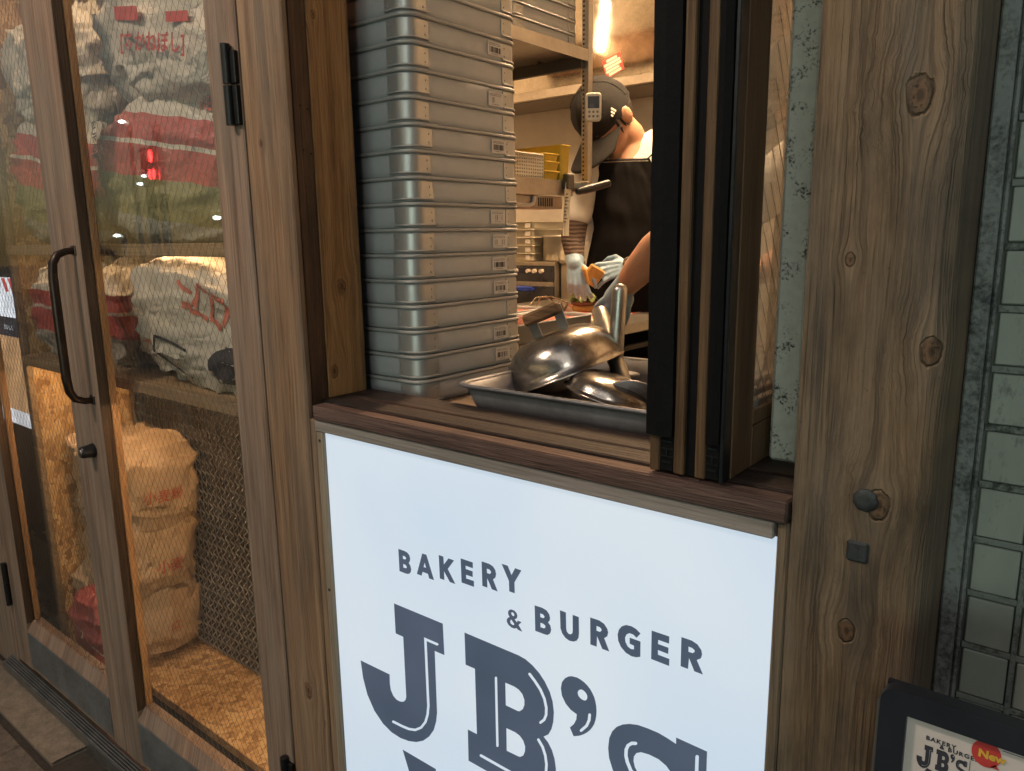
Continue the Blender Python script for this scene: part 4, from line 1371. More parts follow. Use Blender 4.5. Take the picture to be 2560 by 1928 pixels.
g.loft(rings, False, False)
g.build('rolled_rim', M_pan, pan)

VD = Vector((-.85, 1.22, -.27)).normalized()          # how one looks at the pan
VR = Vector((.820, .571, 0)).normalized()
VU = VR.cross(VD).normalized()
def frame(origin, axis, side):
    a = axis.normalized()
    s = (side - a * side.dot(a)).normalized()
    b = a.cross(s)
    return Matrix(((s.x, b.x, a.x, origin.x), (s.y, b.y, a.y, origin.y), (s.z, b.z, a.z, origin.z), (0, 0, 0, 1)))


def cloche(label, origin, axis, side, rad, hgt, handle=True):
    t_ = thing('steel_cloche', label, 'cloche', origin, 'steel cloches in the roasting pan')
    M_ = frame(Vector(origin), axis, side)
    prof = [(rad + .006, -.001), (rad + .006, .0015), (rad, .003), (rad * .985, hgt * .20), (rad * .95, hgt * .42), (rad * .88, hgt * .62), (rad * .76, hgt * .79), (rad * .58, hgt * .92), (rad * .34, hgt * .985), (rad * .12, hgt * 1.0), (.001, hgt)]
    G().lathe(prof, M_, 44).build('dome', M_cloche, t_)
    inner = [(rad + .005, -.001), (rad - .002, .001), (rad * .96, hgt * .2), (rad * .86, hgt * .6), (rad * .56, hgt * .9), (.001, hgt * .975)]
    G().lathe(inner, M_, 32).build('lining', M_cloche, t_)
    if handle:
        hs = M_
        ww, hh = .032, .044
        for s in (-1, 1):
            g = G(hs)
            g.box(s * ww - .011, s * ww + .011, -.001, .001, hgt * .80, hgt + hh, .0004)
            g.build('strap', M_steel, t_)
        g = G(hs)
        g.box(-ww - .012, ww + .012, -.016, -.0012, hgt + hh - .018, hgt + hh + .006, .005)
        g.box(-ww - .004, ww + .010, .0012, .014, hgt + hh - .018, hgt + hh + .004, .004)
        g.build('grip', M_hwood, t_)
    return t_


cloche('upturned steel cloche with wooden grip leaning in the roasting pan', Vector((-.828, .392, 1.2385)), VU * .93 - VR * .36 + VD * -.05, VR * .85 + VD * -.5, .112, .086)
cloche('second steel cloche half hidden under the first in the pan', Vector((-.705, .352, 1.2130)), VU * .93 + VR * .30 + VD * -.15, VR, .082, .040, False)

def press(label, a, b, r, disc=None):
    t_ = thing('burger_press', label, 'press', a, 'burger presses standing in the pan')
    G().capsule([a, a + (b - a) * .5, b], [r, r * .98, r * .95], 18).build('tube_handle', M_tube, t_)
    if disc:
        o, ax, rad = disc
        M_ = frame(o, ax, Vector((0, 0, 1)))
        G().lathe([(.001, .004), (rad * .9, .004), (rad, .002), (rad, -.002), (.001, -.002)], M_, 40).build('disc', M_pan, t_)
    return t_
def at_pan(x, y, depth):
    """photo-independent helper: a point seen along a fixed sight line at a given depth"""
    return Vector((x, depth, y))
p1 = press('burger press with upright steel tube handle behind the cloche', Vector((-.7565, .452, 1.262)), Vector((-.7478, .452, 1.396)), .0155, (Vector((-.758, .452, 1.236)), Vector((0, .1, 1)), .05))
G().tube([(-.757, .452, 1.236), (-.757, .452, 1.262)], .009, 12).build('neck', M_tube, p1)
p2 = press('burger press with slanting steel tube handle and round plate at the pan edge', Vector((-.8215, .500, 1.345)), Vector((-.700, .395, 1.225)), .0165, (Vector((-.655, .340, 1.2140)), Vector((-.30, .62, .50)), .052))
g = G()
g.tube([(-.832, .515, 1.345), (-.840, .520, 1.318), (-.842, .52, 1.25)], [.010, .009, .008], 10, flat=.45)
g.build('bracket', M_tube, p2)

# ================================================================== worktable and food
M_table = plain('worktable_steel', (.48, .44, .38), .36, 1.0, var=.15, vs=8, bump=.08)
M_under = plain('under_table_dark', (.03, .026, .022), .6)
wt = thing('worktable', 'stainless worktable in the kitchen with patty trays and burgers', 'table', (-1.6, 1.35, .32))
G().box(-2.02, -1.232, .62, 2.02, 1.186, 1.2200, .003).build('top', M_table, wt)
G().box(-2.0, -1.26, .66, 1.98, .62, .65).build('shelf', M_table, wt)
for xx in (-1.98, -1.29):
    for yy in (.66, 1.94):
        G().box(xx, xx + .04, yy, yy + .04, .32, 1.185).build('leg', M_under, wt)
G().box(-1.262, -1.244, .70, 1.94, 1.13, 1.145).build('rail', M_under, wt)

M_meat = plain('ground_meat', (.46, .115, .07), .45, var=.5, vs=160, bump=1.0, bs=220, tint=(.62, .26, .2))
def patty_tray(label, x0, y0, sx_, sy_, sz_, zb_, lbl=False):
    t_ = thing('patty_tray', label, 'tray', (x0, y0, zb_), 'trays of patties on the worktable')
    w, d = sx_ / 2, sy_ / 2
    def ring(i, z):
        return [Vector((x0 + a, y0 + b, zb_ + z)) for a, b in rrect(-w + i, w - i, -d + i, d - i, .02, 5)]
    G().loft([ring(.006, .0), ring(.002, .004), ring(0, sz_ - .004), ring(-.004, sz_ - .004), ring(-.004, sz_), ring(.002, sz_), ring(.004, sz_ - .006), ring(.008, .006)], True, True).build('body', M_alu, t_)
    g = G()
    def fn(u, v):
        x = x0 - w + .008 + u * (sx_ - .016)
        y = y0 - d + .008 + v * (sy_ - .016)
        h = .006 * (1 - abs(noise.noise((x * 60, y * 60, 2)))) + .005 * noise.noise((x * 22, y * 22, 7)) + .003 * noise.noise((x * 150, y * 150, 3))
        return (x, y, zb_ + sz_ - .016 + h)
    g.grid(fn, 40, 50)
    g.build('minced_meat', M_meat, t_)
    if lbl:
        xx = x0 + w + .0005
        pb = G().box(xx, xx + .0006, y0 + d - .065, y0 + d - .022, zb_ + .012, zb_ + .042).build('label', M_label, t_)
        g = G()
        for k in range(11):
            g.box(xx + .0006, xx + .0009, y0 + d - .060 + k * .0031, y0 + d - .060 + k * .0031 + (.0018 if k % 3 else .0008), zb_ + .023, zb_ + .036)
        g.build('barcode', M_barc, pb, kind='stuff')
    return t_
patty_tray('long tray of pink minced patties at the front edge of the worktable', -1.325, .905, .20, .40, .052, 1.2205)
patty_tray('smaller barcoded tray of minced meat stacked behind the long tray', -1.565, 1.04, .21, .32, .052, 1.2205, True)

# checked paper, burger
t = NT('checked_paper')
ck = t.n('ShaderNodeTexChecker')
ck.inputs['Scale'].default_value = 26
ck.inputs[1].default_value = (.62, .12, .08, 1)
ck.inputs[2].default_value = (.70, .60, .46, 1)
t.put(ck.inputs[0], t.comb(t.sep(t.pos())[0], t.sep(t.pos())[1], .01))
t.principled(ck.outputs[0], .6)
G().grid(lambda u, v: (-1.80 + .42 * u, 1.25 + .55 * v, 1.2212 + .0015 * noise.noise((u * 7, v * 7, 0))), 20, 20).build('checked_paper', t.m)
tag(COL.objects['checked_paper'], 'red and white checked paper sheet under the burger on the worktable', 'paper')
M_bun = plain('toasted_bun', (.62, .33, .09), .55, var=.25, vs=60, bump=.3)
M_patty = plain('grilled_patty', (.20, .07, .035), .5, var=.5, vs=120, bump=1.0)
M_leaf = plain('lettuce', (.115, .17, .03), .4, var=.55, vs=60, bump=.5, tint=(.30, .34, .07))
BX, BY, BZ = -1.580, 1.595, 1.2225
bg = thing('burger', 'half made burger of bun, patty and green lettuce on checked paper', 'burger', (BX, BY, BZ))
Mt = Matrix.Translation((BX, BY, BZ))
G().lathe([(.044, 0), (.049, .004), (.049, .018), (.046, .021), (.001, .022)], Mt, 28, cap0=True).build('bottom_bun', M_bun, bg)
def pat(u, v):
    th = u * 2 * math.pi
    r = .053 * (1 + .06 * noise.noise((math.cos(th) * 3, math.sin(th) * 3, 1)))
    pr_ = [(.2, 0), (.92, .0), (1, .005), (1, .012), (.9, .017), (.01, .018)][int(round(v * 5))]
    return (BX + r * pr_[0] * math.cos(th), BY + r * pr_[0] * math.sin(th), BZ + .022 + pr_[1] + .002 * noise.noise((math.cos(th) * 9, math.sin(th) * 9, v * 5)))
G().grid(pat, 40, 5).build('patty', M_patty, bg)
for k in range(5):
    def lf(u, v, k=k):
        a = k * 1.26 + (u - .5) * 2.2
        r = .008 + .050 * v
        return (BX + r * math.cos(a), BY + r * math.sin(a), BZ + .044 + .024 * (1 - v) + .010 * math.sin(u * 19 + k * 2) * v + .008 * noise.noise((u * 4, v * 4, k)) + .004 * k * (1 - v))
    G().grid(lf, 22, 7).build('lettuce_leaf', M_leaf, bg)

# tongs leaning on the tray
M_tong = plain('tong_steel', (.50, .44, .34), .25, 1.0, var=.15)
tg = thing('tongs', 'steel tongs lying on the worktable beside the patty tray', 'tongs', (-1.72, 1.55, 1.222))
for s in (0, 1):
    pth = [Vector((-1.800 + .030 * s, 1.52 + .02 * s, 1.223)), Vector((-1.775 + .02 * s, 1.545, 1.268)), Vector((-1.745 + .03 * s, 1.57, 1.272)), Vector((-1.690 + .045 * s, 1.555 + .02 * s, 1.250)), Vector((-1.655 + .03 * s, 1.50 + .02 * s, 1.223))]
    G().tube(pth, .0055, 8, flat=.4).build('arm', M_tong, tg)

# ================================================================== hanging rack with trays
M_ksteel = plain('kitchen_steel', (.50, .45, .38), .30, 1.0, var=.2, vs=7, bump=.06, bs=300)
M_ksteel_d = plain('kitchen_steel_dull', (.42, .37, .31), .48, 1.0, var=.15, vs=9)
rk = thing('wall_rack', 'steel rack with a slotted post and two shelves inside the kitchen', 'rack', (-1.5, .85, 1.6))
pst = G().box(-1.222, -1.200, 1.030, 1.052, 1.618, 2.79, .001).build('slotted_post', M_ksteel_d, rk)
g = G()
for i in range(95):
    z = 1.64 + i * .0118
    g.box(-1.2175, -1.2125, 1.0285, 1.0305, z, z + .0052)
g.build('slot_row', M_under, pst, kind='stuff')
G().box(-1.80, -1.778, 1.030, 1.052, 1.60, 2.79, .001).build('slotted_post', M_ksteel_d, rk)
G().box(-1.80, -1.2005, .585, 1.028, 1.975, 1.992, .001).build('upper_shelf', M_ksteel, rk)
G().box(-1.2030, -1.2002, .585, 1.0285, 1.962, 1.9925).build('upper_fascia', M_ksteel_d, rk)
G().box(-1.80, -1.21, 1.010, 1.027, 1.945, 1.974).build('shelf_bracket', M_under, rk)
G().box(-1.80, -1.2005, .585, 1.028, 1.618, 1.643, .001).build('lower_shelf', M_ksteel, rk)
G().box(-1.2030, -1.1998, .585, .955, 1.605, 1.6455).build('lower_fascia', M_ksteel_d, rk)
vn = G().box(-1.30, -1.215, .70, .93, 1.572, 1.604, .002).build('vent_box', M_ksteel_d, rk)
g = G()
for k in range(7):
    y = .818 + k * .0098
    g.box(-1.2158, -1.2142, y, y + .0052, 1.577, 1.599)
g.build('louvre', M_under, vn, kind='stuff')
G().tube([(-1.21, .60, 1.578), (-1.21, .775, 1.578), (-1.21, .790, 1.583), (-1.21, .795, 1.60)], .006, 8).build('pipe', M_label, rk)
for i in range(6):
    tr_ = None
    o = dup(base_tray, (-1.222 - .14, .7220 + .1475, 1.993 + i * .0335), ['lowest', 'second', 'third', 'fourth', 'fifth', 'top'][i] + ' pale tray of the stack on the kitchen rack', 0, 'trays on the kitchen rack', (1.03, .93, .71))

# white basket and yellow tubs on the lower shelf
bk = thing('basket', 'white perforated plastic basket on the lower rack shelf', 'basket', (-1.27, .77, 1.644))
M_wplast = plain('white_plastic', (.66, .58, .45), .45, var=.05)
g = G()
x0, x1, y0, y1, z0, z1 = -1.36, -1.2045, .708, .828, 1.6460, 1.7040
for side in range(2):
    n_ = 13 if side == 0 else 15
    for i in range(n_ + 1):
        if side == 0:
            yy = y0 + (y1 - y0) * i / n_
            g.box(x1 - .002, x1, yy - .0022, yy + .0022, z0, z1)
        else:
            xx = x0 + (x1 - x0) * i / n_
            g.box(xx - .0022, xx + .0022, y0, y0 + .002, z0, z1)
    for j in range(8):
        zz = z0 + (z1 - z0) * j / 7
        if side == 0:
            g.box(x1 - .0022, x1 - .0002, y0, y1, zz - .0020, zz + .0020)
        else:
            g.box(x0, x1, y0 + .0003, y0 + .0018, zz - .0020, zz + .0020)
g.box(x0, x1, y1 - .002, y1, z0, z1)
g.box(x0, x0 + .002, y0, y1, z0, z1)
g.box(x0, x1, y0, y1, z0, z0 + .002)
g.build('lattice', M_wplast, bk)
G().tube([(x1, y0, z1), (x1, y1, z1), (x0, y1, z1), (x0, y0, z1), (x1, y0, z1)], .0028, 6).build('rim', M_wplast, bk)
M_yel = plain('yellow_plastic', (.62, .40, .035), .4, var=.12)
for i, (ya, yb, za, zb_, lab) in enumerate(((.836, .905, 1.6448, 1.668, 'lower yellow plastic tub beside the white basket'), (.836, .905, 1.6690, 1.692, 'middle yellow plastic tub beside the white basket'), (.838, .903, 1.6930, 1.712, 'upper yellow plastic tub beside the white basket'), (.912, .957, 1.6448, 1.738, 'tall yellow plastic box at the end of the lower rack shelf'))):
    t_ = thing('yellow_tub', lab, 'tub', (-1.28, (ya + yb) / 2, za), 'yellow tubs on the rack')
    G().loft([[Vector((a, b, z)) for a, b in rrect(-1.36 + q, -1.207 - q, ya + q, yb - q, .008, 4)] for q, z in ((.004, za), (0.0005, zb_ - .004), (-.0005, zb_), (.003, zb_), (.006, za + .003))], True, True).build('body', M_yel, t_)
    G().loft([[Vector((a, b, z)) for a, b in rrect(-1.36 - q, -1.207 + q, ya - q, yb + q, .008, 4)] for q, z in ((0, zb_ - .004), (.0022, zb_ - .004), (.0022, zb_ - .0005), (0, zb_ - .0002))], False, False).build('rim', M_yel, t_)

# digital timer clipped to the post
tm = thing('digital_timer', 'white digital kitchen timer clipped to the slotted post', 'timer', (-1.205, 1.02, 1.84))
ex = Vector((.80, .60, 0)).normalized()
ey = Vector((.60, -.80, 0)).normalized()
ez = Vector((0, 0, 1))
tc = Vector((-1.188, 1.036, 1.8425))
def on_t(a, b, c):
    return tc + ex * a + ey * b + ez * c
out = rrect(-.0215, .0215, -.037, .037, .009, 5)
g = G().loft([[on_t(a * k, d, b * k) for a, b in out] for k, d in ((.90, -.004), (1, 0), (1, .010), (.96, .013), (.9, .014))], True, True)
g.build('case', M_wplast, tm)
g = G().add([on_t(a, .0146, b) for a, b in ((-.0155, -.004), (.0155, -.004), (.0155, .027), (-.0155, .027))], [(0, 1, 2, 3)])
g.build('display', plain('timer_display', (.05, .045, .04), .25), tm)
for r_ in range(2):
    for c_ in range(3):
        g = G()
        g.ellipsoid(on_t(-.011 + c_ * .011, .0146, -.013 - r_ * .0115), .0036, .0036, .0018, (ex, ez, ey), 10, 5)
        g.build('button', plain('timer_button', (.20, .17, .13), .5) if (r_ == 0 and c_ == 0) else bpy.data.materials['timer_button'], tm)

# order ticket on a clip, black peg tool
tk = thing('order_ticket', 'long paper order ticket hanging from a clip at the shelf edge', 'ticket', (-1.19, .92, 1.64))
M_tick = plain('ticket_paper', (.72, .63, .47), .6, var=.05)
def tkf(u, v):
    return Vector((-1.186 + .012 * v * v - .006 * math.sin(u * 3.1) * v, .898 + (u - .5) * .030 + (.016 - .012 * v), 1.640 - v * .140)) + Vector((0, -.020 * v + .004, 0))
G().grid(tkf, 6, 14).build('paper', M_tick, tk)
g = G()
for k in range(9):
    v = .22 + k * .065
    a, b = tkf(.25, v), tkf(.25 + .3 + .25 * ((k * 37) % 5) / 5, v)
    a.x += .0012
    b.x += .0012
    g.tube([a, b], .0012, 4)
g.build('print_line', M_barc, tk, kind='stuff')
G().box(-1.1985, -1.1805, .905, .937, 1.622, 1.662, .003).build('clip', plain('clip_dark', (.09, .075, .06), .4, .6), tk)
pg = thing('black_peg_tool', 'black gripped tool hooked on the lower end of the slotted post', 'tool', (-1.18, 1.02, 1.62))
g = G().capsule([(-1.185, .962, 1.618), (-1.170, 1.005, 1.628), (-1.150, 1.052, 1.640)], [.010, .0115, .0105], 12)
g.build('grip', M_black_iron, pg)
for a in ((-1.166, 1.000, 1.632), (-1.148, 1.045, 1.642)):
    G().ellipsoid(a, .0045, .0045, .0045, n=10, m=6).build('rivet', M_steel, pg)
G().box(-1.215, -1.178, .995, 1.003, 1.612, 1.646, .002).build('hook', M_ksteel_d, pg)

# ================================================================== hood and back shelf
hd_ = thing('extractor_hood', 'stainless extractor hood on the kitchen back wall', 'hood', (-1.9, 2.35, 2.13))
M_hood = plain('hood_steel', (.50, .45, .37), .065, 1.0, var=.3, vs=14, bump=.03, bs=46, rvar=.03)
G().box(-3.0, -.4, 2.222, 2.24, 2.17, 2.795).build('front_panel', M_hood, hd_)
G().box(-3.0, -.4, 2.20, 2.222, 2.130, 2.1705, .002).build('ledge', M_ksteel, hd_)
G().box(-3.0, -.4, 2.222, 2.50, 2.128, 2.135).build('underside', plain('hood_underside', (.20, .17, .14), .5, .8), hd_)
for xx in (-1.985, -2.42):
    G().box(xx, xx + .012, 2.2175, 2.2215, 2.172, 2.79).build('seam', M_ksteel_d, hd_)
st = thing('warning_sticker', 'tilted red and white warning sticker on the extractor hood', 'sticker', (-1.85, 2.22, 2.22))
sa = R(-0)
quad = [(-1.911, 2.2520), (-1.819, 2.2780), (-1.796, 2.2060), (-1.884, 2.1750)]
def sq(u, v, y):
    a = Vector(quad[0]).lerp(Vector(quad[1]), u)
    b = Vector(quad[3]).lerp(Vector(quad[2]), u)
    p_ = a.lerp(b, v)
    return (p_.x, y, p_.y)
g = G().add([sq(0, 0, 2.2213), sq(1, 0, 2.2213), sq(1, 1, 2.2213), sq(0, 1, 2.2213)], [(0, 1, 2, 3)])
g.build('red_sheet', plain('sticker_red', (.66, .07, .04), .4), st)
M_stw = plain('sticker_white', (.75, .66, .52), .5)
for k, (u0, u1) in enumerate(((.22, .80), (.04, .93), (.08, .95), (.06, .80), (.16, .86))):
    v0 = .06 + k * .185
    G().add([sq(u0, v0, 2.2208), sq(u1, v0, 2.2208), sq(u1, v0 + .15, 2.2208), sq(u0, v0 + .15, 2.2208)], [(0, 1, 2, 3)]).build('text_line', M_stw, st)

# ================================================================== oven, trays and pot at the back
M_blackp = plain('oven_black', (.022, .022, .026), .3, var=.2)
ov = thing('oven', 'black fronted oven with knobs and a blue film handle at the back of the kitchen', 'oven', (-2.4, 2.35, .32))
G().box(-2.75, -2.083, 2.105, 2.60, .34, 1.3835, .003).build('body', M_ksteel, ov)
G().box(-2.745, -2.09, 2.098, 2.1045, 1.288, 1.364).build('control_panel', M_blackp, ov)
G().box(-2.745, -2.09, 2.0985, 2.1045, 1.268, 1.287).build('panel_strip', M_ksteel, ov)
G().box(-2.745, -2.09, 2.096, 2.1045, .50, 1.267, .002).build('door', M_blackp, ov)
M_knob = plain('knob_cream', (.60, .50, .40), .4)
for xx in (-2.307, -2.233, -2.196, -2.154):
    G().cyl((xx, 2.098, 1.338), (xx, 2.082, 1.338), .0105, .009, 16).build('knob', M_knob, ov)
G().box(-2.292, -2.248, 2.0965, 2.098, 1.328, 1.352).build('display', plain('oven_display', (.012, .014, .03), .15), ov)
g = G().box(-2.60, -2.184, 2.050, 2.066, 1.243, 1.268, .006)
for xx in (-2.58, -2.21):
    g.box(xx, xx + .012, 2.064, 2.098, 1.248, 1.262)
g.build('blue_handle', plain('blue_film', (.03, .06, .35), .2, .3, var=.3, vs=50), ov)
wb = thing('steel_cupboard', 'plain steel cupboard to the right of the oven behind the cooks', 'cupboard', (-1.7, 2.4, .32))
G().box(-2.078, -1.30, 2.14, 2.60, .34, 1.372, .003).build('body', M_ksteel_d, wb)
G().box(-2.078, -1.30, 2.128, 2.60, 1.373, 1.386, .002).build('top', M_ksteel, wb)
rb = thing('red_lid_jar', 'small jar with a red lid on the cupboard behind the cook', 'jar', (-1.90, 2.2, 1.387))
G().cyl((-1.900, 2.2, 1.387), (-1.900, 2.2, 1.408), .022, n=18).build('body', M_ksteel_d, rb)
G().cyl((-1.900, 2.2, 1.4085), (-1.900, 2.2, 1.428), .0245, n=18).build('lid', M_redprint, rb)
M_small = alu('small_tray_aluminium', (.66, .62, .52), .35)
for i in range(5):
    z = 1.3850 + i * .0375
    t_ = thing('steam_tray', ['lowest', 'second', 'third', 'fourth', 'top'][i] + ' small labelled pan of the stack on the oven', 'pan', (-2.32, 2.23, z), 'small pans stacked on the oven')
    G().loft([[Vector((a, b, z + h)) for a, b in rrect(-2.50 + q, -2.214 - q, 2.112 + q, 2.38 - q, .015, 4)] for q, h in ((.010, .0), (.008, .003), (.006, .030), (0, .0315), (0, .0355), (.008, .0355))], True, True).build('body', M_small, t_)
    G().box(-2.268, -2.238, 2.1165, 2.1178, z + .006, z + .026).build('label', M_label, t_)
pt = thing('steel_pot', 'round steel pot beside the small pans on the oven', 'pot', (-2.13, 2.2, 1.3845))
Mt = Matrix.Translation((-2.130, 2.20, 1.3845))
G().lathe([(.07, 0), (.076, .004), (.076, .110), (.081, .112), (.081, .117), (.076, .118), (.073, .112), (.072, .01), (.001, .008)], Mt, 40, cap0=True).build('body', M_small, pt)

# ================================================================== kitchen lamps
def tube_lamp(label, a, b, z, strength, energy):
    t_ = thing('tube_lamp', label, 'lamp', ((a[0] + b[0]) / 2, (a[1] + b[1]) / 2, z), 'tube lamps on the kitchen ceiling')
    A, B = Vector((a[0], a[1], z)), Vector((b[0], b[1], z))
    d = (B - A).normalized()
    sd_ = d.cross(Vector((0, 0, 1)))
    G().obox((A + B) / 2 + Vector((0, 0, .03)), d, sd_, Vector((0, 0, 1)), (B - A).length + .04, .06, .022, .004).build('fixture', M_wplast, t_)
    G().capsule([A, B], .014, 12).build('tube', emitter('lamp_tube', (1.0, .67, .38), strength), t_)
    return t_
tube_lamp('warm tube lamp on the kitchen ceiling above the rack', (-2.38, 1.45), (-2.98, .55), 2.74, 120, 14)
tube_lamp('warm tube lamp on the kitchen ceiling above the worktable', (-1.12, 1.05), (-1.12, 2.1), 2.74, 660, 22)

# ================================================================== cooks
M_skin = plain('skin', (.52, .27, .16), .5, var=.08, vs=30, sss=.12)
M_shirt = plain('white_shirt', (.66, .64, .58), .8, var=.05, vs=20, bump=.25, bs=40)
M_apron = plain('black_apron', (.007, .0065, .007), .85, spec=.12, var=.25, vs=30, bump=.3, bs=300)
M_cap = plain('charcoal_cap', (.012, .0115, .011), .85, spec=.2, var=.3, vs=50, bump=.4, bs=260)
M_hair = plain('black_hair', (.012, .010, .009), .45, var=.3, vs=200, bump=.6, bs=500)
M_glove = plain('blue_nitrile_glove', (.27, .39, .50), .38, var=.10, vs=40, bump=.3, bs=90)
M_thread = plain('cream_thread', (.55, .48, .36), .7)
t = NT('brown_striped_sleeve')
o_ = t.pos()
zz_ = t.sep(o_)[2]
band = t.math('SINE', t.math('MULTIPLY_ADD', t.noise(o_, 20, 2), 5.0, t.math('MULTIPLY', zz_, 460.0)))
t.principled(t.mix(t.math('MULTIPLY_ADD', band, .5, .5), (.045, .032, .026), (.13, .092, .07)), .85, 0, t.bump(band, .4, .002), .2)
M_sleeve = t.m


def remesh(ob, vox, smooth=6):
    m = ob.modifiers.new('r', 'REMESH')
    m.mode = 'VOXEL'
    m.voxel_size = vox
    m.use_smooth_shade = True
    s = ob.modifiers.new('s', 'SMOOTH')
    s.factor = .5
    s.iterations = smooth


class Fr:
    def __init__(s, A, e1):
        s.A = Vector(A)
        s.e1 = Vector(e1).normalized()
        s.e2 = Vector((s.e1.y, -s.e1.x, 0))

    def p(s, a, b, z):
        return s.A + s.e1 * a + s.e2 * b + Vector((0, 0, z))

    def d(s, a, b, z):
        return (s.e1 * a + s.e2 * b + Vector((0, 0, z))).normalized()


def ring_at(F, c, rx, ry, z, n=28, tilt=0.0):
    return [F.p(c[0] + rx * math.cos(q), c[1] + ry * math.sin(q), z + tilt * math.cos(q)) for q in (2 * math.pi * k / n for k in range(n))]


def hand(g, W, D, N, T, s=1.0, curl=(.5, .6, .4), spread=.06, thumb=(.5, .3)):
    """W wrist, D along the fingers, N back of the hand, T toward the thumb side"""
    D, N, T = D.normalized(), N.normalized(), T.normalized()
    pl = .085 * s
    for k, off in enumerate((.030, .010, -.010, -.029)):
        b0 = W + T * off * s * .55
        kn = W + D * (pl * (1.0, 1.03, .98, .90)[k]) + T * off * s
        g.capsule([b0, (b0 + kn) / 2 + N * .003 * s, kn], [.016 * s, .0145 * s, .0115 * s], 10)
        L = (.040, .045, .041, .033)[k] * s
        d = (D + T * (1.5 - k) * spread).normalized()
        p = kn
        path = [p]
        ang = 0
        for j, c in enumerate(curl):
            ang += c * (1 + .08 * k)
            dd = d * math.cos(ang) - N * math.sin(ang)
            p = p + dd * L * (1, .68, .5)[j]
            path.append(p)
        g.capsule(path, [.0105 * s, .0098 * s, .0088 * s, .0075 * s], 10)
    b0 = W + D * .018 * s + T * .022 * s
    p1 = b0 + (T * .75 + D * .65 - N * .2 * thumb[0]).normalized() * .040 * s
    p2 = p1 + (D * .85 + T * .35 - N * thumb[0]).normalized() * .032 * s
    p3 = p2 + (D * .9 - N * (thumb[0] + thumb[1])).normalized() * .024 * s
    g.capsule([W + D * .01 * s, b0, p1, p2, p3], [.016 * s, .0155 * s, .0135 * s, .0115 * s, .0085 * s], 10)


def head_shape(g, H, Fd, U, S, k_=1.0):
    Fd, U, S = Fd * k_, U * k_, S * k_
    class _E:
        def ellipsoid(s_, c, rx, ry, rz, axes, n, m):
            g.ellipsoid(c, rx * k_, ry * k_, rz * k_, axes, n, m)

        def capsule(s_, p, r, n):
            g.capsule(p, [q * k_ for q in r], n)
    e_ = _E()
    e_.ellipsoid(H, .072, .090, .098, (S, Fd, U), 26, 18)
    e_.ellipsoid(H + Fd * .028 - U * .052, .054, .060, .060, (S, Fd, U), 20, 14)       # jaw
    e_.ellipsoid(H + Fd * .060 - U * .095, .022, .020, .018, (S, Fd, U), 14, 10)       # chin
    e_.capsule([H + Fd * .086 - U * .000, H + Fd * .103 - U * .028, H + Fd * .106 - U * .036], [.008, .011, .013], 10)   # nose
    e_.ellipsoid(H + Fd * .088 - U * .062, .020, .009, .007, (S, Fd, U), 12, 8)        # lips
    e_.ellipsoid(H + Fd * .076 + U * .006, .050, .014, .008, (S, Fd, U), 14, 8)        # brow
    for s in (1, -1):
        e = H + S * (.080 * s) - U * .022 - Fd * .006
        e_.ellipsoid(e, .009, .019, .031, (S, Fd, U), 14, 10)
        e_.ellipsoid(e + S * .005 * s - Fd * .007 + U * .006, .009, .017, .026, (S, Fd, U), 12, 8)


def cap(par, H, Fd, U, S, k_=1.0):
    Fd, U, S = Fd * k_, U * k_, S * k_
    g = G()
    rings = []
    for j in range(11):
        a = R(90 * j / 10)
        k = max(.02, math.cos(a) ** .75)
        h = math.sin(a)
        rings.append([H + U * (.012 + .100 * h) - Fd * .006 + (S * (.083 * k * math.cos(q)) + Fd * (.103 * k * math.sin(q))) * (1 + .05 * noise.noise((math.cos(q) * 2.2, math.sin(q) * 2.2, h * 3)) + .02 * noise.noise((math.cos(q) * 6, math.sin(q) * 6, h * 7))) for q in (2 * math.pi * i / 48 for i in range(48))])
    base = [[p - U * .018 for p in rings[0]]]
    g.loft(base + rings, False, True)
    c = g.build('cap', M_cap, par)
    g = G()
    def br(u, v):
        q = (u - .5) * R(150)
        rad = .100 + .085 * v * math.cos(q * .62) ** .8
        drop = .010 + .020 * v + .020 * abs(math.sin(q)) ** 2
        return H + U * (.006 - drop) + S * ((.083 + .004 * v) * math.sin(q) * (1 + .06 * v)) + Fd * (.098 * math.cos(q) + .105 * v * math.cos(q * .5))
    g.grid(br, 30, 8)
    b = g.build('brim', M_cap, c)
    so = b.modifiers.new('t', 'SOLIDIFY')
    so.thickness = .004
    g = G()
    for k in range(6):
        a = k * math.pi / 3 + .52
        pts = []
        for j in range(11):
            an = R(90 * j / 10)
            kk = max(.02, math.cos(an) ** .75) * 1.012
            pts.append(H + U * (.012 + .1015 * math.sin(an)) - Fd * .006 + S * (.083 * kk * math.cos(a)) + Fd * (.103 * kk * math.sin(a)))
        g.tube(pts, .0011, 5)
    g.tube([H + U * .110 - Fd * .006, H + U * .118 - Fd * .006], .006, 10)
    g.build('seam', M_cap, c)
    return c


def sleeve_arm(F, g, pts, rad, n=16):
    g.capsule([F.p(*q) for q in pts], rad, n)


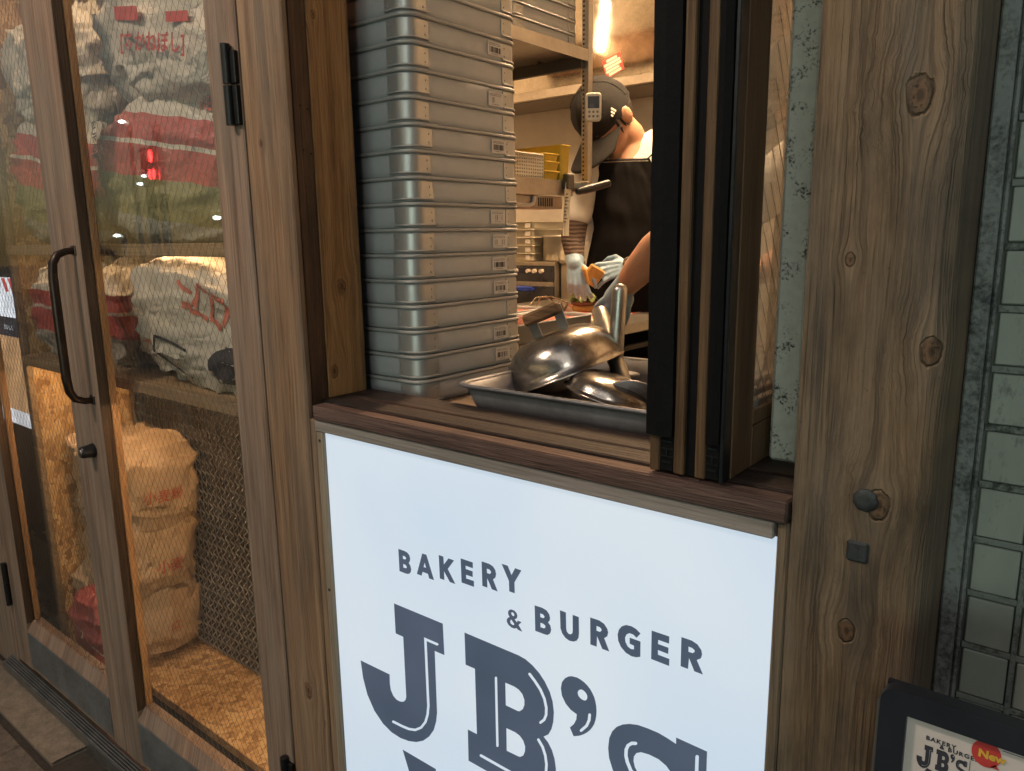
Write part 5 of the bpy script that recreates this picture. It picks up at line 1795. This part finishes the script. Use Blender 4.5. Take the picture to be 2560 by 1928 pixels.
# ---- cook bent over the burger
F = Fr((-1.53, 1.65, 0), (.84990, .52694, 0))
c1 = thing('person', 'cook in charcoal cap, white shirt and black apron bending over a burger with blue gloves', 'person', F.p(.08, -.06, .32))
H = F.p(-.008, .045, 1.915)
Fd = F.d(-.45, .40, -.80)
S_ = F.d(.664, .747, 0)
U_ = S_.cross(Fd).normalized()
if U_.z < 0:
    U_ = -U_
g = G()
head_shape(g, H, Fd, U_, S_, 1.14)
g.capsule([H - U_ * .045 - Fd * .030, F.p(.088, -.02, 1.862), F.p(.108, -.06, 1.80)], [.046, .048, .060], 18)
g.loft([ring_at(F, (.08, -.07), .15, .10, 1.05), ring_at(F, (.08, -.06), .135, .09, 1.30), ring_at(F, (.078, -.05), .145, .095, 1.52), ring_at(F, (.085, -.05), .155, .095, 1.72), ring_at(F, (.10, -.055), .10, .07, 1.82)])
armL = [(-.060, -.01, 1.735), (-.100, .03, 1.60), (-.116, .060, 1.485), (-.104, .135, 1.385)]
armR = [(.255, -.03, 1.80), (.295, -.01, 1.65), (.290, .03, 1.49), (.19, .075, 1.43), (.085, .105, 1.388)]
for arm in (armL, armR):
    sleeve_arm(F, g, arm, [.050, .046, .042, .032, .028][:len(arm)] if len(arm) == 5 else [.050, .046, .041, .028])
for s in (-1, 1):
    g.capsule([F.p(.08 + s * .085, -.07, 1.08), F.p(.08 + s * .09, -.06, .72), F.p(.08 + s * .09, -.08, .40)], [.085, .062, .045], 16)
    g.capsule([F.p(.08 + s * .09, -.08, .365), F.p(.08 + s * .095, .08, .355)], [.042, .034], 14)
ob = g.build('body', M_skin, c1)
remesh(ob, .0065, 5)
hr = G()
hr.ellipsoid(H - Fd * .014 + U_ * .004, .087, .105, .108, (S_, Fd, U_), 28, 18)
for k in range(26):
    rn = random.Random(k)
    sgn = 1 if k % 2 else -1
    p0 = H + S_ * (.084 * sgn) + Fd * rn.uniform(-.05, .035) - U_ * .005
    hr.capsule([p0, p0 - U_ * .02 + Fd * .004, p0 - U_ * rn.uniform(.03, .048) + Fd * rn.uniform(.0, .012)], [.008, .006, .002], 6)
hr.build('hair', M_hair, c1)
cp1 = cap(c1, H, Fd, U_, S_, 1.14)
# three slanted bars on the side of the cap
lg = G()
LB = H + S_ * .0945 + U_ * .034 + Fd * .030
for k, ln in enumerate((.010, .017, .024)):
    c_ = LB + (Fd * -.010 * (k - 1) * -1) * 1.0 + U_ * (.0) + Fd * (-.0105 * (1 - k) * 0)
    c_ = LB + (Fd * -1.0) * (.0098 * (k - 1)) + U_ * (ln / 2 - .010)
    nx_ = (S_ + U_ * .22).normalized()
    ty = (U_ * .9 + Fd * .30).normalized()
    tz = nx_.cross(ty).normalized()
    lg.obox(c_ + nx_ * .0030, nx_, ty, tz, .002, ln, .0062)
lg.build('cap_logo', plain('logo_white', (.75, .68, .55), .6), cp1)
# eyes and mouth
fe = G()
for s in (1, -1):
    fe.ellipsoid(H + S_ * (.035 * s) + Fd * .098 + U_ * .006, .011, .005, .005, (S_, Fd, U_), 10, 6)
fe.build('eye', plain('eye_dark', (.03, .02, .015), .3), c1)

sh = G()
sh.loft([ring_at(F, (.08, -.06), .148, .102, 1.22), ring_at(F, (.078, -.052), .152, .104, 1.40), ring_at(F, (.078, -.048), .158, .106, 1.55), ring_at(F, (.082, -.048), .168, .108, 1.68), ring_at(F, (.092, -.058), .172, .096, 1.75, tilt=.030), ring_at(F, (.110, -.068), .130, .082, 1.812, tilt=.055), ring_at(F, (.116, -.076), .080, .070, 1.848, tilt=.045)])
sleeve_arm(F, sh, [(-.045, -.012, 1.755), (-.085, .015, 1.67), (-.103, .040, 1.575)], [.066, .062, .056])
sleeve_arm(F, sh, [(.235, -.03, 1.815), (.285, -.02, 1.70), (.295, -.01, 1.61)], [.068, .064, .058])
shirt = sh.build('shirt', M_shirt, c1)
remesh(shirt, .008, 4)
for arm, rr in ((armL, [.0465, .044, .033]), (armR, [.046, .042, .033])):
    u = G()
    pts = arm[1:] if len(arm) == 4 else arm[2:]
    u.capsule([F.p(*q) for q in ([(-.102, .036, 1.585), armL[2], (-.107, .110, 1.425)] if arm is armL else [(.294, .0, 1.58)] + list(armR[2:]))], [.048, .045, .034] if arm is armL else [.048, .045, .040, .034], 18)
    ss = u.build('under_sleeve', M_sleeve, c1)
    remesh(ss, .007, 2)
# apron wrapped round the front
prof = [(1.765, (.084, -.048), .172, .118, -.62, .42), (1.70, (.082, -.048), .172, .122, -.72, .62), (1.60, (.079, -.048), .170, .122, -.86, .95), (1.52, (.078, -.050), .166, .122, -.80, 1.2), (1.44, (.078, -.052), .166, .122, -.95, 1.3), (1.30, (.08, -.06), .170, .122, -1.25, 1.35), (1.0, (.08, -.06), .185, .135, -1.3, 1.35), (.78, (.08, -.06), .195, .145, -1.3, 1.35)]
def apf(u, v):
    x = v * (len(prof) - 1)
    i = min(int(x), len(prof) - 2)
    f = x - i
    A_, B_ = prof[i], prof[i + 1]
    z = A_[0] * (1 - f) + B_[0] * f
    cx_ = A_[1][0] * (1 - f) + B_[1][0] * f
    cy_ = A_[1][1] * (1 - f) + B_[1][1] * f
    rx = A_[2] * (1 - f) + B_[2] * f
    ry = A_[3] * (1 - f) + B_[3] * f
    pl = A_[4] * (1 - f) + B_[4] * f
    pr2 = A_[5] * (1 - f) + B_[5] * f
    q = pl + (pr2 - pl) * u
    w_ = .007 * noise.noise((u * 4, v * 9, 3)) + .005 * noise.noise((u * 11, v * 5, 8))
    return F.p(cx_ + (rx + w_) * math.sin(q), cy_ + (ry + w_) * math.cos(q), z)
ap = G().grid(apf, 30, 42).build('apron', M_apron, c1)
so = ap.modifiers.new('t', 'SOLIDIFY')
so.thickness = .003
s_ = G()
off = lambda p_: p_ + F.e2 * .003
s_.tube([off(apf(u / 20, .020)) for u in range(1, 20)], .0009, 5)
s_.tube([off(apf(u / 20, .625)) for u in range(1, 20)], .0009, 5)
s_.tube([off(apf(u / 20, .640)) for u in range(1, 20)], .0009, 5)
s_.build('stitching', M_thread, ap)
stp = G()
stp.tube([apf(.97, .0), F.p(.185, .055, 1.80), F.p(.205, .015, 1.86), F.p(.20, -.05, 1.885)], .011, 8, flat=.25)
stp.tube([apf(.04, .0), F.p(.005, .060, 1.80), F.p(.035, .015, 1.845), F.p(.05, -.05, 1.87)], .011, 8, flat=.25)
stp.build('strap', M_apron, ap)
tr = G()
for s in (-1, 1):
    tr.capsule([F.p(.08 + s * .085, -.07, 1.10), F.p(.08 + s * .09, -.06, .72), F.p(.08 + s * .09, -.08, .42)], [.098, .078, .062], 18)
tr.loft([ring_at(F, (.08, -.07), .14, .10, 1.0), ring_at(F, (.08, -.065), .152, .106, 1.15), ring_at(F, (.08, -.06), .150, .105, 1.25)])
trs = tr.build('trousers', M_apron, c1)
remesh(trs, .012, 3)
# gloved hands
gl = G()
hand(gl, F.p(-.104, .135, 1.402), F.d(.12, .42, -.9), F.d(-.15, .9, .42), F.d(1, .15, .1), .95, (.65, .75, .5), .16, (.5, .3))
gl.capsule([F.p(-.108, .108, 1.422), F.p(-.104, .135, 1.400)], [.035, .031], 14)
o1 = gl.build('glove', M_glove, c1)
remesh(o1, .0036, 2)
gl = G()
hand(gl, F.p(.082, .108, 1.388), F.d(-1, .34, -.18), F.d(.15, .75, .62), F.d(-.10, -.35, 1), .86, (.15, .45, .35), .16, (.7, .2))
gl.capsule([F.p(.105, .100, 1.395), F.p(.080, .108, 1.388)], [.031, .028], 14)
o2 = gl.build('glove', M_glove, c1)
remesh(o2, .0036, 2)
# toasted slice in the hands
br_ = thing('bread_slice', 'toasted orange slice of bread held in the blue gloved hands', 'bread', F.p(-.04, .165, 1.335))
ax_ = F.d(.80, -.35, -.50)
az_ = F.d(.45, .15, .88)
az_ = (az_ - ax_ * az_.dot(ax_)).normalized()
ay_ = az_.cross(ax_)
g = G()
g.obox(F.p(-.040, .160, 1.360), ax_, ay_, az_, .062, .015, .070, .005)
g.obox(F.p(-.066, .172, 1.362), F.d(.25, .9, -.3), F.d(.9, -.2, .3), F.d(-.2, .35, .9), .040, .013, .066, .005)
g.build('slice', M_bun, br_)

# ---- second cook, mostly hidden by the folded window: one bare forearm reaches in
F2 = Fr((-.70, 1.40, 0), (.50, .866, 0))
c2 = thing('person', 'second cook reaching a bare forearm and blue glove to the patty trays', 'person', (-.70, 1.40, .32))
P2 = lambda x, y, z: Vector((x, y, z))
g = G()
H2 = P2(-.72, 1.33, 1.90)
Fd2 = Vector((-.75, -.20, -.60)).normalized()
S2 = Vector((.26, -.966, 0)).normalized()
U2 = S2.cross(Fd2).normalized()
if U2.z < 0:
    U2 = -U2
head_shape(g, H2, Fd2, U2, S2)
g.capsule([H2 - U2 * .05, P2(-.69, 1.36, 1.80), P2(-.68, 1.38, 1.74)], [.052, .056, .07], 16)
def ring2(c, rx, ry, z, n=26):
    d1 = Vector((.26, -.966, 0))
    d2 = Vector((.966, .26, 0))
    return [Vector((c[0], c[1], z)) + d1 * rx * math.cos(q) + d2 * ry * math.sin(q) for q in (2 * math.pi * k / n for k in range(n))]
g.loft([ring2((-.66, 1.40), .15, .10, 1.05), ring2((-.66, 1.40), .135, .09, 1.30), ring2((-.67, 1.39), .145, .10, 1.52), ring2((-.67, 1.385), .165, .10, 1.68), ring2((-.68, 1.38), .11, .07, 1.76)])
arm2 = [P2(-.66, 1.215, 1.69), P2(-.76, 1.10, 1.575), P2(-.955, 1.145, 1.522), P2(-1.06, 1.170, 1.452), P2(-1.128, 1.185, 1.392), P2(-1.192, 1.200, 1.330)]
g.capsule(arm2, [.055, .052, .056, .055, .046, .030], 20)
arm2b = [P2(-.70, 1.56, 1.69), P2(-.74, 1.68, 1.50), P2(-.92, 1.62, 1.38), P2(-1.03, 1.56, 1.32)]
g.capsule(arm2b, [.055, .050, .042, .030], 18)
for s in (-1, 1):
    g.capsule([P2(-.66 + .02 * s, 1.40 + s * .085, 1.08), P2(-.67, 1.40 + s * .09, .72), P2(-.65, 1.40 + s * .09, .40)], [.085, .062, .045], 14)
    g.capsule([P2(-.65, 1.40 + s * .09, .365), P2(-.80, 1.40 + s * .10, .355)], [.042, .034], 12)
ob = g.build('body', M_skin, c2)
remesh(ob, .0065, 5)
sh = G()
sh.loft([ring2((-.66, 1.40), .150, .104, 1.15), ring2((-.66, 1.40), .148, .104, 1.35), ring2((-.67, 1.39), .158, .112, 1.52), ring2((-.67, 1.385), .178, .112, 1.67), ring2((-.68, 1.38), .13, .085, 1.745), ring2((-.685, 1.375), .08, .075, 1.775)])
sh.capsule(arm2[:2], [.072, .066], 16)
sh.capsule(arm2b[:2], [.072, .066], 16)
shirt2 = sh.build('shirt', M_shirt, c2)
remesh(shirt2, .009, 4)
def ap2(u, v):
    q = -1.15 + 2.3 * u
    z = 1.64 - v * .90
    rx, ry = .165 + .03 * v, .122 + .02 * v
    d1 = Vector((.26, -.966, 0))
    d2 = Vector((-.966, -.26, 0))
    k = .62 + .38 * min(1, v * 4)
    return Vector((-.667, 1.392, z)) + d1 * rx * math.sin(q * k) + d2 * ry * math.cos(q * k)
ob = G().grid(ap2, 22, 26).build('apron', M_apron, c2)
ob.modifiers.new('t', 'SOLIDIFY').thickness = .003
tr = G()
for s in (-1, 1):
    tr.capsule([P2(-.66, 1.40 + s * .085, 1.10), P2(-.67, 1.40 + s * .09, .72), P2(-.65, 1.40 + s * .09, .42)], [.098, .078, .062], 16)
ob = tr.build('trousers', M_apron, c2)
remesh(ob, .014, 3)
hr = G()
hr.ellipsoid(H2 - Fd2 * .012 + U2 * .004, .0765, .093, .096, (S2, Fd2, U2), 24, 14)
hr.build('hair', M_hair, c2)
cap(c2, H2, Fd2, U2, S2)
gl = G()
Wv = P2(-1.190, 1.199, 1.334)
hand(gl, Wv, Vector((-.22, .14, -.95)), Vector((.75, -.62, -.20)).normalized(), Vector((-.80, -.50, .1)), .98, (.40, .55, .4), .05, (.6, .3))
gl.capsule([P2(-1.150, 1.192, 1.372), P2(-1.172, 1.196, 1.352), Wv + Vector((-.02, .004, -.022))], [.041, .037, .038], 16)
gl.ellipsoid(Wv + Vector((-.018, .010, -.050)), .046, .036, .058, (Vector((.5, .8, 0)), Vector((.8, -.5, 0)), Vector((.5, 0, .85))), 18, 12)
o3 = gl.build('glove', M_glove, c2)
remesh(o3, .0042, 3)
gl = G()
hand(gl, P2(-1.03, 1.56, 1.32), Vector((-.85, -.2, -.45)), Vector((-.4, 0, .9)), Vector((.2, -1, 0)), .9, (.3, .4, .3))
o4 = gl.build('glove', M_glove, c2)
remesh(o4, .0045, 2)

# ================================================================== across the street: what the panes and the steel mirror
op = thing('shop_building', 'lit shop building across the road mirrored in the door glass', 'building', (3.0, -11, 0))
M_fac = plain('far_facade', (.16, .15, .14), .8, var=.2, vs=2)
G().box(-14, 16, -13, -11, 0, 9).build('wall', M_fac, op)
M_shop = emitter('shop_window', (.78, 1.0, .86), 5.0)
for i in range(4):
    x0 = .6 + i * 1.9
    fr_ = G().box(x0 - .06, x0 + 1.66, -10.995, -10.95, .3, 3.0).build('window_frame', M_black_iron, op)
    G().box(x0, x0 + 1.6, -10.948, -10.94, .36, 2.94).build('shop_pane', M_shop, fr_)
M_wwin = emitter('warm_window', (1.0, .78, .45), 2.5)
for i in range(5):
    x0 = -12 + i * 2.2
    fr_ = G().box(x0 - .05, x0 + 1.25, -10.995, -10.95, 3.6, 4.9).build('window_frame', M_black_iron, op)
    G().box(x0, x0 + 1.2, -10.948, -10.94, 3.65, 4.85).build('room_pane', M_wwin, fr_)

ps = thing('pedestrian_signal', 'pedestrian signal with a red standing figure mirrored in the door glass', 'signal', (-10.69, -4.5, 0))
G().cyl((-10.69, -4.62, -.1), (-10.69, -4.62, 3.1), .06, n=12).build('pole', M_steel, ps)
G().box(-11.02, -10.66, -4.62, -4.50, 2.26, 2.80, .02).build('housing', M_black_iron, ps)
M_rl = emitter('signal_red', (1.0, .02, .02), 42.0)
sg_ = G()
sg_.ellipsoid((-10.69, -4.49, 2.66), .05, .012, .085, n=12, m=8)
sg_.build('lamp_figure', M_rl, ps)
for dx in (-.06, .05):
    G().ellipsoid((-10.69 + dx, -4.49, 2.42), .032, .012, .07, n=10, m=8).build('lamp_figure', M_rl, ps)

M_wl = emitter('street_lamp_white', (.85, 1.0, .92), 14.0)
for (x, z, lab, r_) in ((-11.43, 3.19, 'far street lamp with a white head left of the signal mirrored in the glass', .035), (-10.92, 2.41, 'far greenish street lamp beside the signal mirrored in the glass', .03), (-11.07, 2.31, 'low far greenish street lamp beside the signal mirrored in the glass', .03), (-11.98, 1.60, 'far low white lamp under the signal mirrored in the glass', .035), (-9.14, 1.79, 'far low white lamp right of the signal mirrored in the glass', .04)):
    s = thing('street_lamp', lab, 'street lamp', (x, -4.5, 0), 'street lamps down the road')
    G().cyl((x, -4.6, -.1), (x, -4.6, z), .035, n=10).build('pole', M_steel, s)
    G().ellipsoid((x, -4.5, z), r_ * 1.4, .05, r_ * .7, n=12, m=8).build('lamp_head', M_wl, s)

def street_lamp(x, y, z, energy, col, lab, tx):
    s = thing('street_lamp', lab, 'street lamp', (x, y, 0), 'street lamps down the road')
    G().cyl((x, y - .3, -.1), (x, y - .3, z + .12), .07, .05, 14).build('pole', M_steel, s)
    G().tube([(x, y - .3, z + .10), (x, y - .1, z + .16), (x, y + .15, z + .12)], .035, 10).build('arm', M_steel, s)
    G().box(x - .28, x + .28, y - .12, y + .30, z + .02, z + .09, .02).build('lamp_head', M_steel, s)
    ld = bpy.data.lights.new('street_light', 'AREA')
    ld.shape = 'RECTANGLE'
    ld.size, ld.size_y = .5, .36
    ld.energy = energy
    ld.color = col
    lo = bpy.data.objects.new('street_light', ld)
    COL.objects.link(lo)
    lo.parent = s
    lo.location = (0, .08, z)
    d = Vector(tx) - Vector((x, y + .08, z))
    lo.rotation_euler = d.to_track_quat('-Z', 'Y').to_euler()
    G().obox(Vector((x, y + .08, z + .012)), Vector((1, 0, 0)), Vector((0, 1, 0)), Vector((0, 0, 1)), .5, .36, .008).build('lens', emitter('lamp_lens', col, 4.0), s)
street_lamp(-1.9, -1.8, 3.5, 86, (1.0, .80, .62), 'added unseen street lamp close to the glass door, lighting the timber from above', (-1.2, 0, 1.5))  # added lamp, set near and high so the facade darkens downwards
street_lamp(3.0, -5.2, 4.4, 60, (1.0, .97, .90), 'tall street lamp down the street to the right out of view', (-.3, 0, 1.3))
